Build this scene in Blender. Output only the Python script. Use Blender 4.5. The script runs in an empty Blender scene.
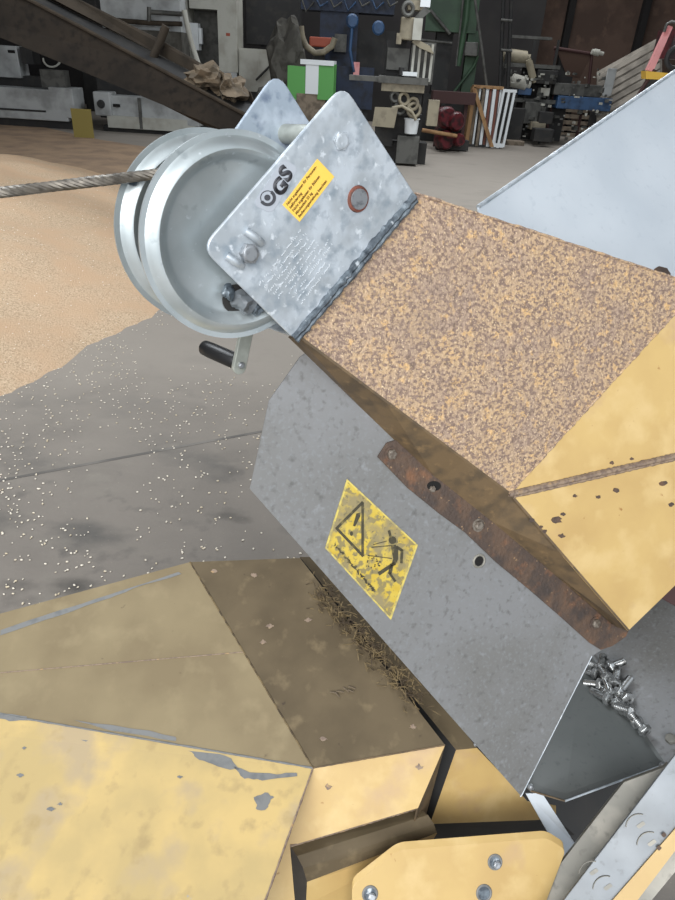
import bpy, bmesh, math, random
from mathutils import Vector as V, Matrix, Quaternion, noise as mn
random.seed(7)
R = math.radians
COL = bpy.context.scene.collection
TAU = 2*math.pi

# ------------------------------------------------------------------ camera
F0 = 650.0
PITCH, ROLL = R(31), R(3.5)
CAM = V((0, 0, 1.75))
_F = V((0, math.cos(PITCH), -math.sin(PITCH)))
_D0 = V((0, -math.sin(PITCH), -math.cos(PITCH)))
_R = math.cos(ROLL)*V((1, 0, 0)) - math.sin(ROLL)*_D0
_D = math.sin(ROLL)*V((1, 0, 0)) + math.cos(ROLL)*_D0
cd = bpy.data.cameras.new('camera'); co = bpy.data.objects.new('camera', cd); COL.objects.link(co)
cd.sensor_fit = 'VERTICAL'; cd.sensor_height = 36; cd.lens = F0/900*36
cd.clip_start = .02; cd.clip_end = 200
M = Matrix((( _R.x, -_D.x, -_F.x, CAM.x), (_R.y, -_D.y, -_F.y, CAM.y), (_R.z, -_D.z, -_F.z, CAM.z), (0, 0, 0, 1)))
co.matrix_world = M
bpy.context.scene.camera = co

def ray(x, y): return (x-337.5)/F0*_R + (y-450)/F0*_D + _F
def W(x, y, z): return CAM + z*ray(x, y)
def cv(a, b, c): return a*_R + b*_D + c*_F          # vector given in right, down, forward
class Pl:
    def __init__(s, p, n): s.p = p; s.n = n.normalized()
    def hit(s, x, y):
        r = ray(x, y); return CAM + r*((s.p-CAM).dot(s.n)/r.dot(s.n))
    def off(s, d): return Pl(s.p+s.n*d, s.n)         # normals point to the viewer side
def pl3(a, b, c):
    n = (b-a).cross(c-a)
    if n.dot(CAM-a) < 0: n = -n
    return Pl(a, n)
def floor_hit(x, y):
    r = ray(x, y); return CAM + r*(-CAM.z/r.z)
def base_y(x, y): return round(floor_hit(x, y).y, 2)
def onY(x, y, Y):
    r = ray(x, y); return CAM + r*(Y/r.y)

# ------------------------------------------------------------------ materials
def lin(c):
    return tuple(((v/255)/12.92 if v/255 <= .04045 else ((v/255+.055)/1.055)**2.4) for v in c) + (1,)
def mat(name, base, layers=(), rough=.6, metal=0., bump=None, spec=.5, rl=None):
    """layers: (colour, scale, lo, hi, detail, stretch, 'n'|'v')"""
    m = bpy.data.materials.new(name); m.use_nodes = True
    nt = m.node_tree; N = nt.nodes; L = nt.links; b = N['Principled BSDF']
    tc = N.new('ShaderNodeTexCoord')
    def tex(scale, detail=4, stretch=None, kind='n', seed=0.):
        mp = N.new('ShaderNodeMapping'); L.new(tc.outputs['Object'], mp.inputs[0])
        mp.inputs['Location'].default_value = (seed*1.7, seed*.9, seed*2.3)
        if stretch: mp.inputs['Scale'].default_value = stretch
        if kind == 'n':
            t = N.new('ShaderNodeTexNoise'); t.inputs['Scale'].default_value = scale; t.inputs['Detail'].default_value = detail
            L.new(mp.outputs[0], t.inputs['Vector']); return t.outputs[0]
        if kind == 'w':
            t = N.new('ShaderNodeTexWave'); t.inputs['Scale'].default_value = scale; t.inputs['Distortion'].default_value = 2
            L.new(mp.outputs[0], t.inputs['Vector']); return t.outputs['Fac']
        t = N.new('ShaderNodeTexVoronoi'); t.inputs['Scale'].default_value = scale
        L.new(mp.outputs[0], t.inputs['Vector'])
        if kind == 'v':
            return t.outputs['Distance']
        return t.outputs['Color']
    cur = None
    for i, ly in enumerate(layers):
        col, sc, lo, hi = ly[:4]
        det = ly[4] if len(ly) > 4 else 4
        st = ly[5] if len(ly) > 5 else None
        kd = ly[6] if len(ly) > 6 else 'n'
        t = tex(sc, det, st, kd, i+1.)
        mr = N.new('ShaderNodeMapRange'); mr.inputs['From Min'].default_value = lo; mr.inputs['From Max'].default_value = hi
        L.new(t, mr.inputs['Value'])
        mx = N.new('ShaderNodeMix'); mx.data_type = 'RGBA'
        L.new(mr.outputs[0], mx.inputs[0])
        if cur is None: mx.inputs[6].default_value = lin(base)
        else: L.new(cur, mx.inputs[6])
        mx.inputs[7].default_value = lin(col)
        cur = mx.outputs[2]
    if cur is None: b.inputs['Base Color'].default_value = lin(base)
    else: L.new(cur, b.inputs['Base Color'])
    b.inputs['Roughness'].default_value = rough; b.inputs['Metallic'].default_value = metal
    b.inputs['Specular IOR Level'].default_value = spec
    if rl:
        t = tex(rl[0], 4, None, 'n', 9.)
        mr = N.new('ShaderNodeMapRange'); mr.inputs['From Min'].default_value = .3; mr.inputs['From Max'].default_value = .7
        mr.inputs['To Min'].default_value = rl[1]; mr.inputs['To Max'].default_value = rl[2]
        L.new(t, mr.inputs['Value']); L.new(mr.outputs[0], b.inputs['Roughness'])
    if bump:
        t = tex(bump[0], 5, None, bump[3] if len(bump) > 3 else 'n', 5.)
        bp = N.new('ShaderNodeBump'); bp.inputs['Strength'].default_value = bump[1]; bp.inputs['Distance'].default_value = bump[2]
        L.new(t, bp.inputs['Height']); L.new(bp.outputs[0], b.inputs['Normal'])
    return m

MT = {}
MT['galv'] = mat('galvanised_steel', (176, 184, 190), [((202, 211, 219), 22, .42, .62), ((152, 164, 174), 60, .5, .72, 6), ((225, 232, 238), 95, .62, .74, 3)], metal=.35, rl=(30, .34, .55), bump=(70, .12, .002))
MT['galv_plain'] = mat('galvanised_flange', (176, 185, 187), [((194, 202, 204), 14, .4, .65), ((206, 213, 217), 120, .68, .78, 2), ((140, 150, 154), 45, .62, .78, 6)], metal=.6, rl=(22, .3, .42), bump=(60, .08, .002))
MT['galv_blue'] = mat('galvanised_back_plate', (166, 179, 192), [((118, 132, 152), 55, .5, .68, 7), ((205, 216, 228), 24, .5, .7)], metal=.35, rl=(30, .35, .55), bump=(70, .15, .002))
MT['galv_sheet'] = mat('galvanised_hopper_sheet', (206, 216, 225), [((216, 225, 233), 4, .4, .62), ((196, 207, 217), 60, .6, .85, 6)], metal=.25, rl=(6, .3, .45))
MT['beam_web'] = mat('pale_zinc_web', (108, 113, 117), [((119, 125, 130), 9, .4, .62), ((88, 92, 94), 70, .6, .8, 6)], metal=.3, rl=(10, .35, .5))
MT['grey_panel'] = mat('weathered_grey_panel', (130, 131, 132), [((118, 118, 116), 4, .42, .62, 5), ((134, 137, 139), 160, .52, .78, 5), ((102, 102, 100), 90, .56, .76, 6), ((146, 149, 152), 45, .64, .8, 4)], metal=.25, rough=.55, bump=(160, .12, .001))
MT['dark_sheet'] = mat('dark_grey_sheet', (98, 102, 101), [((112, 115, 114), 5, .4, .7), ((86, 90, 89), 80, .6, .8)], metal=.25, rough=.5)
MT['beam'] = mat('dull_zinc_beam', (122, 121, 114), [((146, 143, 134), 14, .45, .65), ((98, 96, 90), 50, .58, .75)], metal=.3, rough=.5)
MT['rust_yellow'] = mat('rust_speckled_yellow_paint', (186, 158, 124), [((164, 142, 124), 16, .38, .62, 5), ((202, 166, 118), 60, .54, .68, 5, (1, 1.7, 1)), ((130, 110, 98), 135, .45, .58, 7, (1, 1.6, 1.6)), ((118, 100, 88), 85, .6, .72, 8), ((206, 182, 148), 300, .58, .68, 4, (1, 1.6, 1)), ((140, 122, 110), 8, .6, .9, 7)], rough=.7, bump=(170, .9, .004))
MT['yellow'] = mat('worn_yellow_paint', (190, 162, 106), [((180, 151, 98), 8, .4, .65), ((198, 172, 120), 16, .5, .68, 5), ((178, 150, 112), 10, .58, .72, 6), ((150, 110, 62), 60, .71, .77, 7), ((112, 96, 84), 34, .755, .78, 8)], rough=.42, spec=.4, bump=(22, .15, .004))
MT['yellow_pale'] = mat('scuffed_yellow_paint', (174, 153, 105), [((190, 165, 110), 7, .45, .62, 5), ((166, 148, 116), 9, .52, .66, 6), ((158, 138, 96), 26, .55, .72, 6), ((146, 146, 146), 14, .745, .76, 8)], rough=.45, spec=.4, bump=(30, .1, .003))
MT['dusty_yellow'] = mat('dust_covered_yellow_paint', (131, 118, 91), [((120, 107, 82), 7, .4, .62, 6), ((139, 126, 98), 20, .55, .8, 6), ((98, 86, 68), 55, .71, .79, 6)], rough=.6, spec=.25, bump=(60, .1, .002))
MT['dusty_shaded'] = mat('grimy_shaded_yellow_paint', (96, 84, 64), [((84, 73, 55), 9, .4, .62, 6), ((116, 102, 78), 30, .58, .8, 6), ((66, 56, 45), 60, .69, .78, 6)], rough=.62, spec=.25, bump=(60, .1, .002))  # dust and grime, base darkened further for shadow from panel and arm
MT['chip'] = mat('bare_grey_primer', (112, 113, 112), [((98, 100, 100), 60, .5, .7)], rough=.5)
MT['brown_side'] = mat('dirty_brown_paint', (104, 86, 62), [((84, 71, 54), 30, .45, .62, 6), ((126, 103, 72), 50, .6, .75, 6)], rough=.6, bump=(80, .3, .002))
MT['rust'] = mat('rusted_flange', (88, 70, 57), [((72, 60, 53), 30, .42, .58, 7), ((112, 80, 58), 45, .56, .72, 7), ((150, 122, 90), 130, .66, .74, 6), ((62, 54, 50), 18, .56, .7)], rough=.72, bump=(140, .8, .003))
MT['weld'] = mat('grimy_weld_bead', (136, 118, 100), [((112, 96, 84), 120, .45, .6, 5), ((170, 138, 94), 60, .6, .72)], rough=.6, bump=(200, .5, .002))
MT['weld_zinc'] = mat('zinc_weld_bead', (104, 114, 122), [((72, 80, 88), 60, .45, .62, 6), ((196, 204, 210), 60, .62, .7, 3)], rough=.5, metal=.4, bump=(120, .6, .003))
MT['bolt_rust'] = mat('rusty_washer', (120, 70, 56), [((88, 60, 52), 120, .45, .6)], rough=.7)
MT['bolt'] = mat('zinc_bolt', (168, 172, 176), [((130, 134, 138), 150, .5, .68)], rough=.36, metal=.7)
MT['bolt_dirty'] = mat('dirty_bolt', (130, 122, 112), [((96, 86, 76), 130, .45, .62)], rough=.5, metal=.45)
MT['loose_bolt'] = mat('blackened_loose_bolt', (168, 170, 170), [((70, 70, 68), 60, .54, .66), ((212, 214, 212), 60, .62, .7)], rough=.25, metal=.8)
MT['black'] = mat('black_plastic', (26, 26, 27), rough=.4)
MT['hole'] = mat('dark_opening', (14, 13, 12), rough=.9)
MT['handle'] = mat('pale_zinc_crank', (158, 162, 154), [((176, 180, 172), 40, .45, .65)], rough=.4, metal=.4)
MT['cable'] = mat('steel_cable', (112, 107, 99), [((84, 80, 74), 90, .45, .62)], rough=.42, metal=.55)
MT['sticker_yellow'] = mat('yellow_sticker', (250, 206, 92), rough=.45)
MT['sticker_ink'] = mat('brown_ink', (122, 90, 38), rough=.6)
MT['sticker_grey'] = mat('pale_grey_sticker', (176, 183, 192), rough=.45)
MT['ink_grey'] = mat('charcoal_ink', (70, 72, 78), rough=.5)
MT['stamp'] = mat('raised_lettering', (222, 228, 232), rough=.4, metal=.3)
MT['sign'] = mat('worn_yellow_sign', (196, 172, 70), [((186, 158, 52), 40, .45, .65), ((134, 122, 80), 90, .49, .56, 8), ((140, 128, 92), 20, .5, .62, 7), ((112, 104, 76), 150, .6, .68, 6)], rough=.6)
MT['sign_edge'] = mat('sign_border', (202, 184, 96), [((158, 146, 98), 90, .45, .6)], rough=.6)
MT['sign_ink'] = mat('worn_black_ink', (62, 58, 42), [((108, 98, 60), 110, .54, .68, 7)], rough=.7)
MT['grain'] = mat('grain', (200, 176, 148), [((172, 148, 122), 70, .45, .62, 6), ((226, 202, 172), 110, .56, .7, 4), ((198, 168, 138), 3, .4, .65)], rough=.9, spec=.1, bump=(100, .9, .01))
MT['kernel'] = mat('pale_kernel', (232, 224, 208), [((208, 194, 166), 30, .48, .62)], rough=.7)
MT['spill'] = mat('trodden_grain', (168, 144, 120), [((146, 126, 108), 2.2, .42, .62, 5), ((186, 160, 134), 60, .58, .75, 5)], rough=.9, spec=.1)
MT['straw'] = mat('straw', (112, 96, 66), [((66, 54, 38), 60, .42, .6)], rough=.8)
MT['white'] = mat('painted_offwhite', (172, 172, 163), [((154, 152, 142), 3, .45, .65)], rough=.6)
MT['white2'] = mat('bright_white_paint', (215, 220, 222), rough=.5)
MT['greywhite'] = mat('dirty_grey_white', (165, 168, 168), [((132, 134, 133), 2.5, .45, .65, 6)], rough=.7)
MT['cream'] = mat('cream_machine_paint', (140, 132, 112), [((112, 104, 88), 5, .48, .66, 6)], rough=.6)
MT['greymetal'] = mat('grey_machine', (88, 88, 84), [((66, 66, 63), 6, .45, .62, 6)], rough=.6, metal=.2)
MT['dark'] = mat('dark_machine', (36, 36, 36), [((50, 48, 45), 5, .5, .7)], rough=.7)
MT['darkblue'] = mat('dark_blue_paint', (28, 42, 66), [((20, 28, 42), 5, .45, .65)], rough=.6)
MT['blue'] = mat('blue_paint', (52, 84, 122), [((40, 62, 90), 6, .45, .65)], rough=.5)
MT['green'] = mat('green_crate', (82, 152, 74), rough=.5)
MT['dkgreen'] = mat('dark_green_machine', (52, 80, 56), [((42, 64, 46), 2, .4, .6)], rough=.6)
MT['red'] = mat('red_enamel', (88, 30, 36), [((44, 24, 26), 9, .45, .62)], rough=.4)
MT['dkred'] = mat('dark_red_bench', (60, 34, 32), rough=.7)
MT['pink'] = mat('faded_red_frame', (218, 150, 150), [((200, 120, 120), 8, .5, .7)], rough=.5)
MT['trough'] = mat('brown_conveyor_board', (36, 32, 28), [((46, 40, 34), 1.5, .42, .62, 5), ((30, 27, 24), 12, .5, .7)], rough=.9, spec=.15)
MT['trough_rim'] = mat('dusty_conveyor_rim', (62, 55, 47), [((50, 45, 39), 5, .45, .65)], rough=.9, spec=.15)
MT['sack'] = mat('brown_sacking', (112, 98, 80), [((84, 74, 60), 6, .45, .62, 6), ((134, 120, 100), 9, .58, .7)], rough=.9)
MT['tarp'] = mat('grey_tarpaulin', (78, 76, 70), [((60, 58, 53), 5, .45, .6)], rough=.9)
MT['wood'] = mat('raw_timber', (158, 124, 86), [((134, 100, 68), 9, .45, .62, 5, (1, 1, .2))], rough=.8)
MT['oldwood'] = mat('weathered_pallet_wood', (128, 116, 101), [((100, 90, 78), 8, .45, .62)], rough=.9)
MT['corr'] = mat('corrugated_sheet', (150, 143, 132), [((118, 112, 103), 3, .45, .62, 5)], rough=.7)
MT['wallboard'] = mat('brown_shed_boards', (104, 84, 73), [((88, 71, 62), 1.2, .42, .6, 4), ((112, 90, 77), 3, .56, .7)], rough=.85)
MT['wall_dark'] = mat('dark_shed_wall', (44, 42, 41), [((36, 34, 34), 1, .4, .6)], rough=.9)
MT['roof'] = mat('dark_roof', (40, 40, 42), rough=.9)
MT['orange'] = mat('orange_red_plastic', (150, 70, 48), rough=.6)

def floor_mat():
    m = mat('stained_concrete', (126, 120, 113), [((112, 107, 101), 1.1, .4, .62, 5), ((92, 90, 87), 2.2, .52, .7, 6, (1, 1.6, 1)), ((66, 65, 63), 1.7, .6, .72, 6, (1, 1.3, 1)), ((84, 82, 80), 6, .6, .78, 7), ((128, 123, 115), 5, .56, .78, 6, (1, 1.6, 1)), ((150, 142, 128), 120, .68, .76, 3)], rough=.85, spec=.15, bump=(40, .3, .006))
    nt = m.node_tree; N = nt.nodes; L = nt.links; b = N['Principled BSDF']; src = b.inputs['Base Color'].links[0].from_socket
    # dry dust, thicker towards the grain and the back of the shed
    tc = N.new('ShaderNodeTexCoord'); sp = N.new('ShaderNodeSeparateXYZ'); L.new(tc.outputs['Object'], sp.inputs[0])
    nz = N.new('ShaderNodeTexNoise'); nz.inputs['Scale'].default_value = 1.3; nz.inputs['Detail'].default_value = 6; L.new(tc.outputs['Object'], nz.inputs['Vector'])
    ma = N.new('ShaderNodeMath'); ma.operation = 'MULTIPLY_ADD'; L.new(nz.outputs[0], ma.inputs[0]); ma.inputs[1].default_value = 2.2; L.new(sp.outputs[1], ma.inputs[2])
    mr = N.new('ShaderNodeMapRange'); L.new(ma.outputs[0], mr.inputs['Value']); mr.inputs['From Min'].default_value = 3.3; mr.inputs['From Max'].default_value = 4.9; mr.inputs['To Max'].default_value = .8
    mx = N.new('ShaderNodeMix'); mx.data_type = 'RGBA'; L.new(mr.outputs[0], mx.inputs[0]); L.new(src, mx.inputs[6]); mx.inputs[7].default_value = lin((150, 143, 134)); L.new(mx.outputs[2], b.inputs['Base Color'])
    return m
MT['floor'] = floor_mat()

# ------------------------------------------------------------------ mesh building
class MB:
    def __init__(s): s.bm = bmesh.new()
    def poly(s, pts): 
        return s.bm.faces.new([s.bm.verts.new(p) for p in pts])
    def slab(s, pts, off):
        a = [s.bm.verts.new(p) for p in pts]; b = [s.bm.verts.new(p+off) for p in pts]
        n = len(pts)
        s.bm.faces.new(a); s.bm.faces.new(b[::-1])
        for i in range(n):
            j = (i+1) % n; s.bm.faces.new((a[j], a[i], b[i], b[j]))
        return s
    def slab2(s, A, B):
        a = [s.bm.verts.new(p) for p in A]; b = [s.bm.verts.new(p) for p in B]
        n = len(A)
        s.bm.faces.new(a); s.bm.faces.new(b[::-1])
        for i in range(n):
            j = (i+1) % n; s.bm.faces.new((a[j], a[i], b[i], b[j]))
        return s
    def box(s, c, sx, sy, sz, ux=V((1, 0, 0)), uy=V((0, 1, 0)), uz=V((0, 0, 1))):
        p = [c+ux*(a*sx/2)+uy*(b*sy/2)-uz*(sz/2) for a, b in ((-1, -1), (1, -1), (1, 1), (-1, 1))]
        return s.slab(p, uz*sz)
    def lathe(s, prof, o, ax, n=48, ref=None, close=False):
        ax = ax.normalized(); u = ax.orthogonal().normalized() if ref is None else (ref-ax*ref.dot(ax)).normalized(); v = ax.cross(u)
        rings = []
        for r, h in prof:
            if r < 1e-6: rings.append([s.bm.verts.new(o+ax*h)])
            else: rings.append([s.bm.verts.new(o+ax*h+(u*math.cos(TAU*k/n)+v*math.sin(TAU*k/n))*r) for k in range(n)])
        if close: rings.append(rings[0])
        for a, b in zip(rings, rings[1:]):
            for k in range(n):
                k2 = (k+1) % n
                if len(a) == 1 and len(b) == 1: continue
                if len(a) == 1: s.bm.faces.new((a[0], b[k], b[k2]))
                elif len(b) == 1: s.bm.faces.new((a[k], b[0], a[k2]))
                else: s.bm.faces.new((a[k], b[k], b[k2], a[k2]))
        return s
    def cyl(s, p, q, r, r2=None, n=16):
        ax = q-p; h = ax.length; r2 = r if r2 is None else r2
        return s.lathe([(0, 0), (r, 0), (r2, h), (0, h)], p, ax, n)
    def tube(s, path, r, n=8, cap=True, rf=None):
        prev = None; u = None; rings = []
        for i, p in enumerate(path):
            t = (path[min(i+1, len(path)-1)]-path[max(i-1, 0)]).normalized()
            u = t.orthogonal().normalized() if u is None else (u-t*u.dot(t)).normalized()
            v = t.cross(u); rr = r if rf is None else rf(i)
            rings.append([s.bm.verts.new(p+(u*math.cos(TAU*k/n)+v*math.sin(TAU*k/n))*rr) for k in range(n)])
        for a, b in zip(rings, rings[1:]):
            for k in range(n): s.bm.faces.new((a[k], a[(k+1) % n], b[(k+1) % n], b[k]))
        if cap: s.bm.faces.new(rings[0][::-1]); s.bm.faces.new(rings[-1])
        return s
    def blob(s, c, sx, sy, sz, sub=2, rough=.0, sc=3., rot=None):
        r = bmesh.ops.create_icosphere(s.bm, subdivisions=sub, radius=1)
        for v in r['verts']:
            d = 1+rough*mn.noise(v.co*sc+c*7)
            q = V((v.co.x*sx*d, v.co.y*sy*d, v.co.z*sz*d))
            if rot: q = rot @ q
            v.co = q+c
        return s
    def torus(s, c, ax, R0, r, n=40, m=8):
        pr = [(R0+r*math.cos(TAU*k/m), r*math.sin(TAU*k/m)) for k in range(m)]
        return s.lathe(pr, c, ax, n, close=True)

def wloc(o):
    p = V((0, 0, 0))
    while o is not None: p += o.location; o = o.parent
    return p
def obj(name, mb, m, parent=None, smooth=False, bev=0, loc=None, bseg=2):
    bm = mb.bm
    bmesh.ops.recalc_face_normals(bm, faces=bm.faces)
    if parent is not None: o0 = wloc(parent)
    elif loc is not None: o0 = loc
    else:
        xs = [v.co for v in bm.verts]
        o0 = V((sum(c.x for c in xs)/len(xs), sum(c.y for c in xs)/len(xs), min(c.z for c in xs)))
    for v in bm.verts: v.co -= o0
    me = bpy.data.meshes.new(name); bm.to_mesh(me); bm.free()
    me.materials.append(MT[m] if isinstance(m, str) else m)
    if smooth:
        for p in me.polygons: p.use_smooth = True
        try: me.set_sharp_from_angle(angle=R(40))
        except Exception: pass
    o = bpy.data.objects.new(name, me); COL.objects.link(o)
    if parent is not None: o.parent = parent
    else: o.location = o0
    if bev:
        md = o.modifiers.new('bevel', 'BEVEL'); md.width = bev; md.segments = bseg; md.limit_method = 'ANGLE'; md.angle_limit = R(35)
    return o
def tag(o, label=None, cat=None, group=None, kind=None):
    if label: o['label'] = label
    if cat: o['category'] = cat
    if group: o['group'] = group
    if kind: o['kind'] = kind
    return o
def thing(name, loc, label, cat, group=None):
    o = bpy.data.objects.new(name, None); COL.objects.link(o); o.location = loc; o.empty_display_size = .05
    return tag(o, label, cat, group)
def struct(name, mb, m, **k):
    o = obj(name, mb, m, **k); o['kind'] = 'structure'; return o
def lab(o, s): o['label'] = s; return o
def text_mb(txt, o, dx, dy, size, nrm, bold=0., thick=0.0003, align='CENTER'):
    c = bpy.data.curves.new('t', 'FONT'); c.body = txt; c.size = size; c.align_x = align; c.align_y = 'CENTER'; c.offset = bold
    t = bpy.data.objects.new('t', c); COL.objects.link(t)
    bpy.context.view_layer.update()
    me = bpy.data.meshes.new_from_object(t.evaluated_get(bpy.context.evaluated_depsgraph_get()))
    bpy.data.objects.remove(t); bpy.data.curves.remove(c)
    mb = MB(); mb.bm.from_mesh(me); bpy.data.meshes.remove(me)
    dx = dx.normalized(); dy = (dy-dx*dy.dot(dx)).normalized()
    for v in mb.bm.verts: v.co = o+dx*v.co.x+dy*v.co.y
    r = bmesh.ops.extrude_face_region(mb.bm, geom=mb.bm.faces[:])
    for v in r['geom']:
        if isinstance(v, bmesh.types.BMVert): v.co += nrm*thick
    return mb
def join(a, b):
    me = bpy.data.meshes.new('x'); b.bm.to_mesh(me); a.bm.from_mesh(me); bpy.data.meshes.remove(me); b.bm.free(); return a
def decal(mb, pl, pts, o=.0006, th=.0003):
    p = pl.off(o+th)
    return mb.slab([p.hit(*q) for q in pts], -pl.n*th)
def ell(cx, cy, rx, ry, n=24, a0=0, a1=360):
    return [(cx+rx*math.cos(R(a0+(a1-a0)*k/n)), cy+ry*math.sin(R(a0+(a1-a0)*k/n))) for k in range(n+(0 if a1-a0 == 360 else 1))]
def hexbolt(p, n, r, h, m, parent, name='bolt', washer=None, ang=.3):
    """hex head standing on point p along n"""
    u = n.orthogonal().normalized(); v = n.cross(u); mb = MB()
    base = p + n*(.0016 if washer else 0)
    pts = [base+(u*math.cos(ang+TAU*k/6)+v*math.sin(ang+TAU*k/6))*r for k in range(6)]
    mb.slab(pts, n*h)
    mb.lathe([(r*.80, 0), (r*.80, h+.0008), (r*.6, h+.0014), (0, h+.0014)], base, n, 24)
    o = obj(name, mb, m, parent, bev=.0006)
    if washer:
        w = MB(); w.lathe([(0, 0), (r*1.35, 0), (r*1.35, .0018), (0, .0018)], p, n, 28)
        obj('washer', w, washer, o)
    return o

# ================================================================== MACHINE GEOMETRY
PA = Pl(W(300, 335, .87), cv(.38, .22, -.9))            # front face of the arm
A, B, Cc, D = PA.hit(415, 193), PA.hit(298, 337), PA.hit(509, 494), PA.hit(700, 286)
zD = (D-CAM).dot(_F)
E = W(700, 450, 1.145); Fv = W(700, 566, 1.2); G = W(628, 631, 1.175)
PG = Pl(W(505, 520, 1.12), cv(.36, .15, -.92))           # outer face of grey side panel

# ---- arm
arm = thing('loader_boom', PG.hit(505, 560), 'rust-speckled yellow steel box boom running down from the hand winch', 'boom')
ins = -PA.n
t = .003
mb = MB(); mb.slab([A, D, Cc, B], ins*t)
lab(obj('front_plate', mb, 'rust_yellow', arm), 'rust-speckled yellow front plate')
E2 = Cc.lerp(E, 1.9); D2 = pl3(D, E2, Cc).hit(870, 345)
mb = MB(); mb.slab([D, D2, E2, Cc], ins*t); mb.slab([Cc, E2, G], ins*t)
lab(obj('end_plate', mb, 'yellow', arm), 'smooth yellow end plate')
# side strip from the face edge back to the flange
eT = [B, B.lerp(Cc, .37), B.lerp(Cc, .75), Cc, Cc.lerp(G, .42), G]
eB = [PG.hit(*p) for p in ((288, 337), (361, 408), (438, 482), (488, 522), (545, 569), (614, 626))]
mb = MB()
for i in range(5): mb.slab([eT[i], eT[i+1], eB[i+1], eB[i]], cv(.003, -.002, 0))
obj('side_wall', mb, 'brown_side', arm)
# far side wall (hidden behind)
A2, D2 = A-PA.n*.09, D-PA.n*.12
mb = MB(); mb.slab([A, D, D2, A2], cv(-.002, .003, 0)); obj('side_wall', mb, 'brown_side', arm)
mb = MB(); mb.slab([A, B, PG.hit(284, 333), A2], cv(.002, .002, 0)); obj('end_cap', mb, 'brown_side', arm)
# flange strip on the panel
PF = PG.off(.0042)
fl = [(387, 443), (396, 440), (440, 480), (488, 518), (545, 566), (612, 624), (629, 630), (626, 637), (613, 646), (601, 650), (590, 643), (560, 616), (530, 590), (496, 562), (466, 533), (440, 514), (408, 488), (378, 457)]
mb = MB(); mb.slab([PF.hit(*p) for p in fl], -PG.n*.004)
fg = lab(obj('flange', mb, 'rust', arm, bev=.0008), 'rusted bolt-on flange')
for (x, y, r, m, wsh) in ((391, 454, .0085, 'bolt_dirty', 'rust'), (478, 525, .0085, 'bolt_dirty', 'bolt_dirty'), (595, 623, .0095, 'bolt_dirty', 'rust')):
    hexbolt(PF.hit(x, y), PG.n, r, .004, m, arm, washer=wsh)
mb = MB(); decal(mb, PF, ell(434, 486, 7, 5), .0002); obj('slot', mb, 'hole', arm)
hexbolt(PF.hit(432, 489), PG.n, .006, .003, 'bolt_dirty', arm)
# weld beads
def bead(a, b, r, m, parent, n=46, jit=.35, name='weld_bead', off=V((0, 0, 0))):
    path = []
    for i in range(n):
        f = i/(n-1); p = a.lerp(b, f)+off
        path.append(p+V((random.uniform(-1, 1), random.uniform(-1, 1), random.uniform(-1, 1)))*r*jit*.5)
    mb = MB(); mb.tube(path, r, 8, rf=lambda i: r*(1+random.uniform(-jit, jit)))
    return obj(name, mb, m, parent, smooth=True)
bead(Cc, D, .0022, 'rust_yellow', arm, n=90)
bead(Cc, E2, .0055, 'weld', arm, n=200, jit=.12)
bead(Cc+(E-Cc)*.02, Cc.lerp(E, 1.88), .0030, 'weld', arm, n=170, jit=.2, off=cv(0, .006, .001))
bead(A, D, .0020, 'rust_yellow', arm)
# dark chips on the end plate
PE = pl3(Cc, E, G)
for (x, y, s) in ((532, 520, 4), (541, 527, 3), (557, 520, 6), (563, 514, 3), (562, 536, 4), (616, 490, 4), (598, 497, 3), (575, 496, 3), (663, 483, 5), (671, 505, 4), (545, 531, 3), (632, 459, 3), (612, 463, 3)):
    pts = [(x+s*random.uniform(.5, 1.1)*math.cos(R(a)), y+s*random.uniform(.3, .8)*math.sin(R(a))) for a in range(0, 360, 36)]
    mb = MB(); decal(mb, PE if y > 475 else pl3(D, E, Cc), pts, .0002); obj('paint_chip', mb, 'rust', arm)

# ---- hopper: side panel, shelf, far wall
hop = thing('feed_hopper', PG.hit(520, 795), 'grey sheet-metal feed hopper under the rusty arm with warning sign', 'hopper')
pan = [(269, 401), (300, 357), (330, 335), (420, 400), (520, 500), (618, 640), (592, 656), (521, 796), (250, 489)]
mb = MB(); mb.slab([PG.hit(*p) for p in pan], -PG.n*.003)
lab(obj('side_panel', mb, 'grey_panel', hop), 'grey outer side panel')
# rim of the panel (folded bright edge)
mb = MB(); mb.tube([PG.hit(592, 656)-PG.n*.0015, PG.hit(521, 797)-PG.n*.0015], .0019, 8); obj('edge_strip', mb, 'galv', hop)
# hole with rim in the panel
p = PG.hit(479, 561)
mb = MB(); mb.torus(p, PG.n, .0108, .0022, 28, 8); h = obj('bolt_hole', mb, 'beam', hop, smooth=True)
mb = MB(); decal(mb, PG, [], 0) if False else mb.lathe([(0, .0003), (.0095, .0003)], p, PG.n, 24); obj('opening', mb, 'hole', h)
# V trough
H1, H2, H3, H4 = W(586, 648, 1.56), W(666, 764, 1.27), W(565, 801, 1.205), W(531, 791, 1.235)
H5 = W(700, 560, 1.62); PW2 = pl3(H1, H2, H5)
mb = MB(); mb.slab([H1, H2, H3, H4, W(520, 780, 1.26), W(560, 690, 1.5)], V((0, 0, -.003)))
lab(obj('shelf_plate', mb, 'dark_sheet', hop), 'dark grey triangular shelf plate')
mb = MB(); mb.tube([H3, H2], .0019, 8); obj('edge_strip', mb, 'galv', hop)
mb = MB(); mb.tube([H4, H3], .0016, 8); obj('edge_strip', mb, 'brown_side', hop)
mb = MB(); mb.slab([W(560, 600, 1.7), H1, H2, PW2.hit(790, 772), PW2.hit(790, 540), H5], cv(.002, 0, .003))
lab(obj('inner_wall', mb, 'grey_panel', hop), 'grey inner wall behind the loose bolts')
PW2 = pl3(H1, H2, H5)
hexbolt(PW2.hit(671, 740), PW2.n, .011, .008, 'beam', hop)
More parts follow.
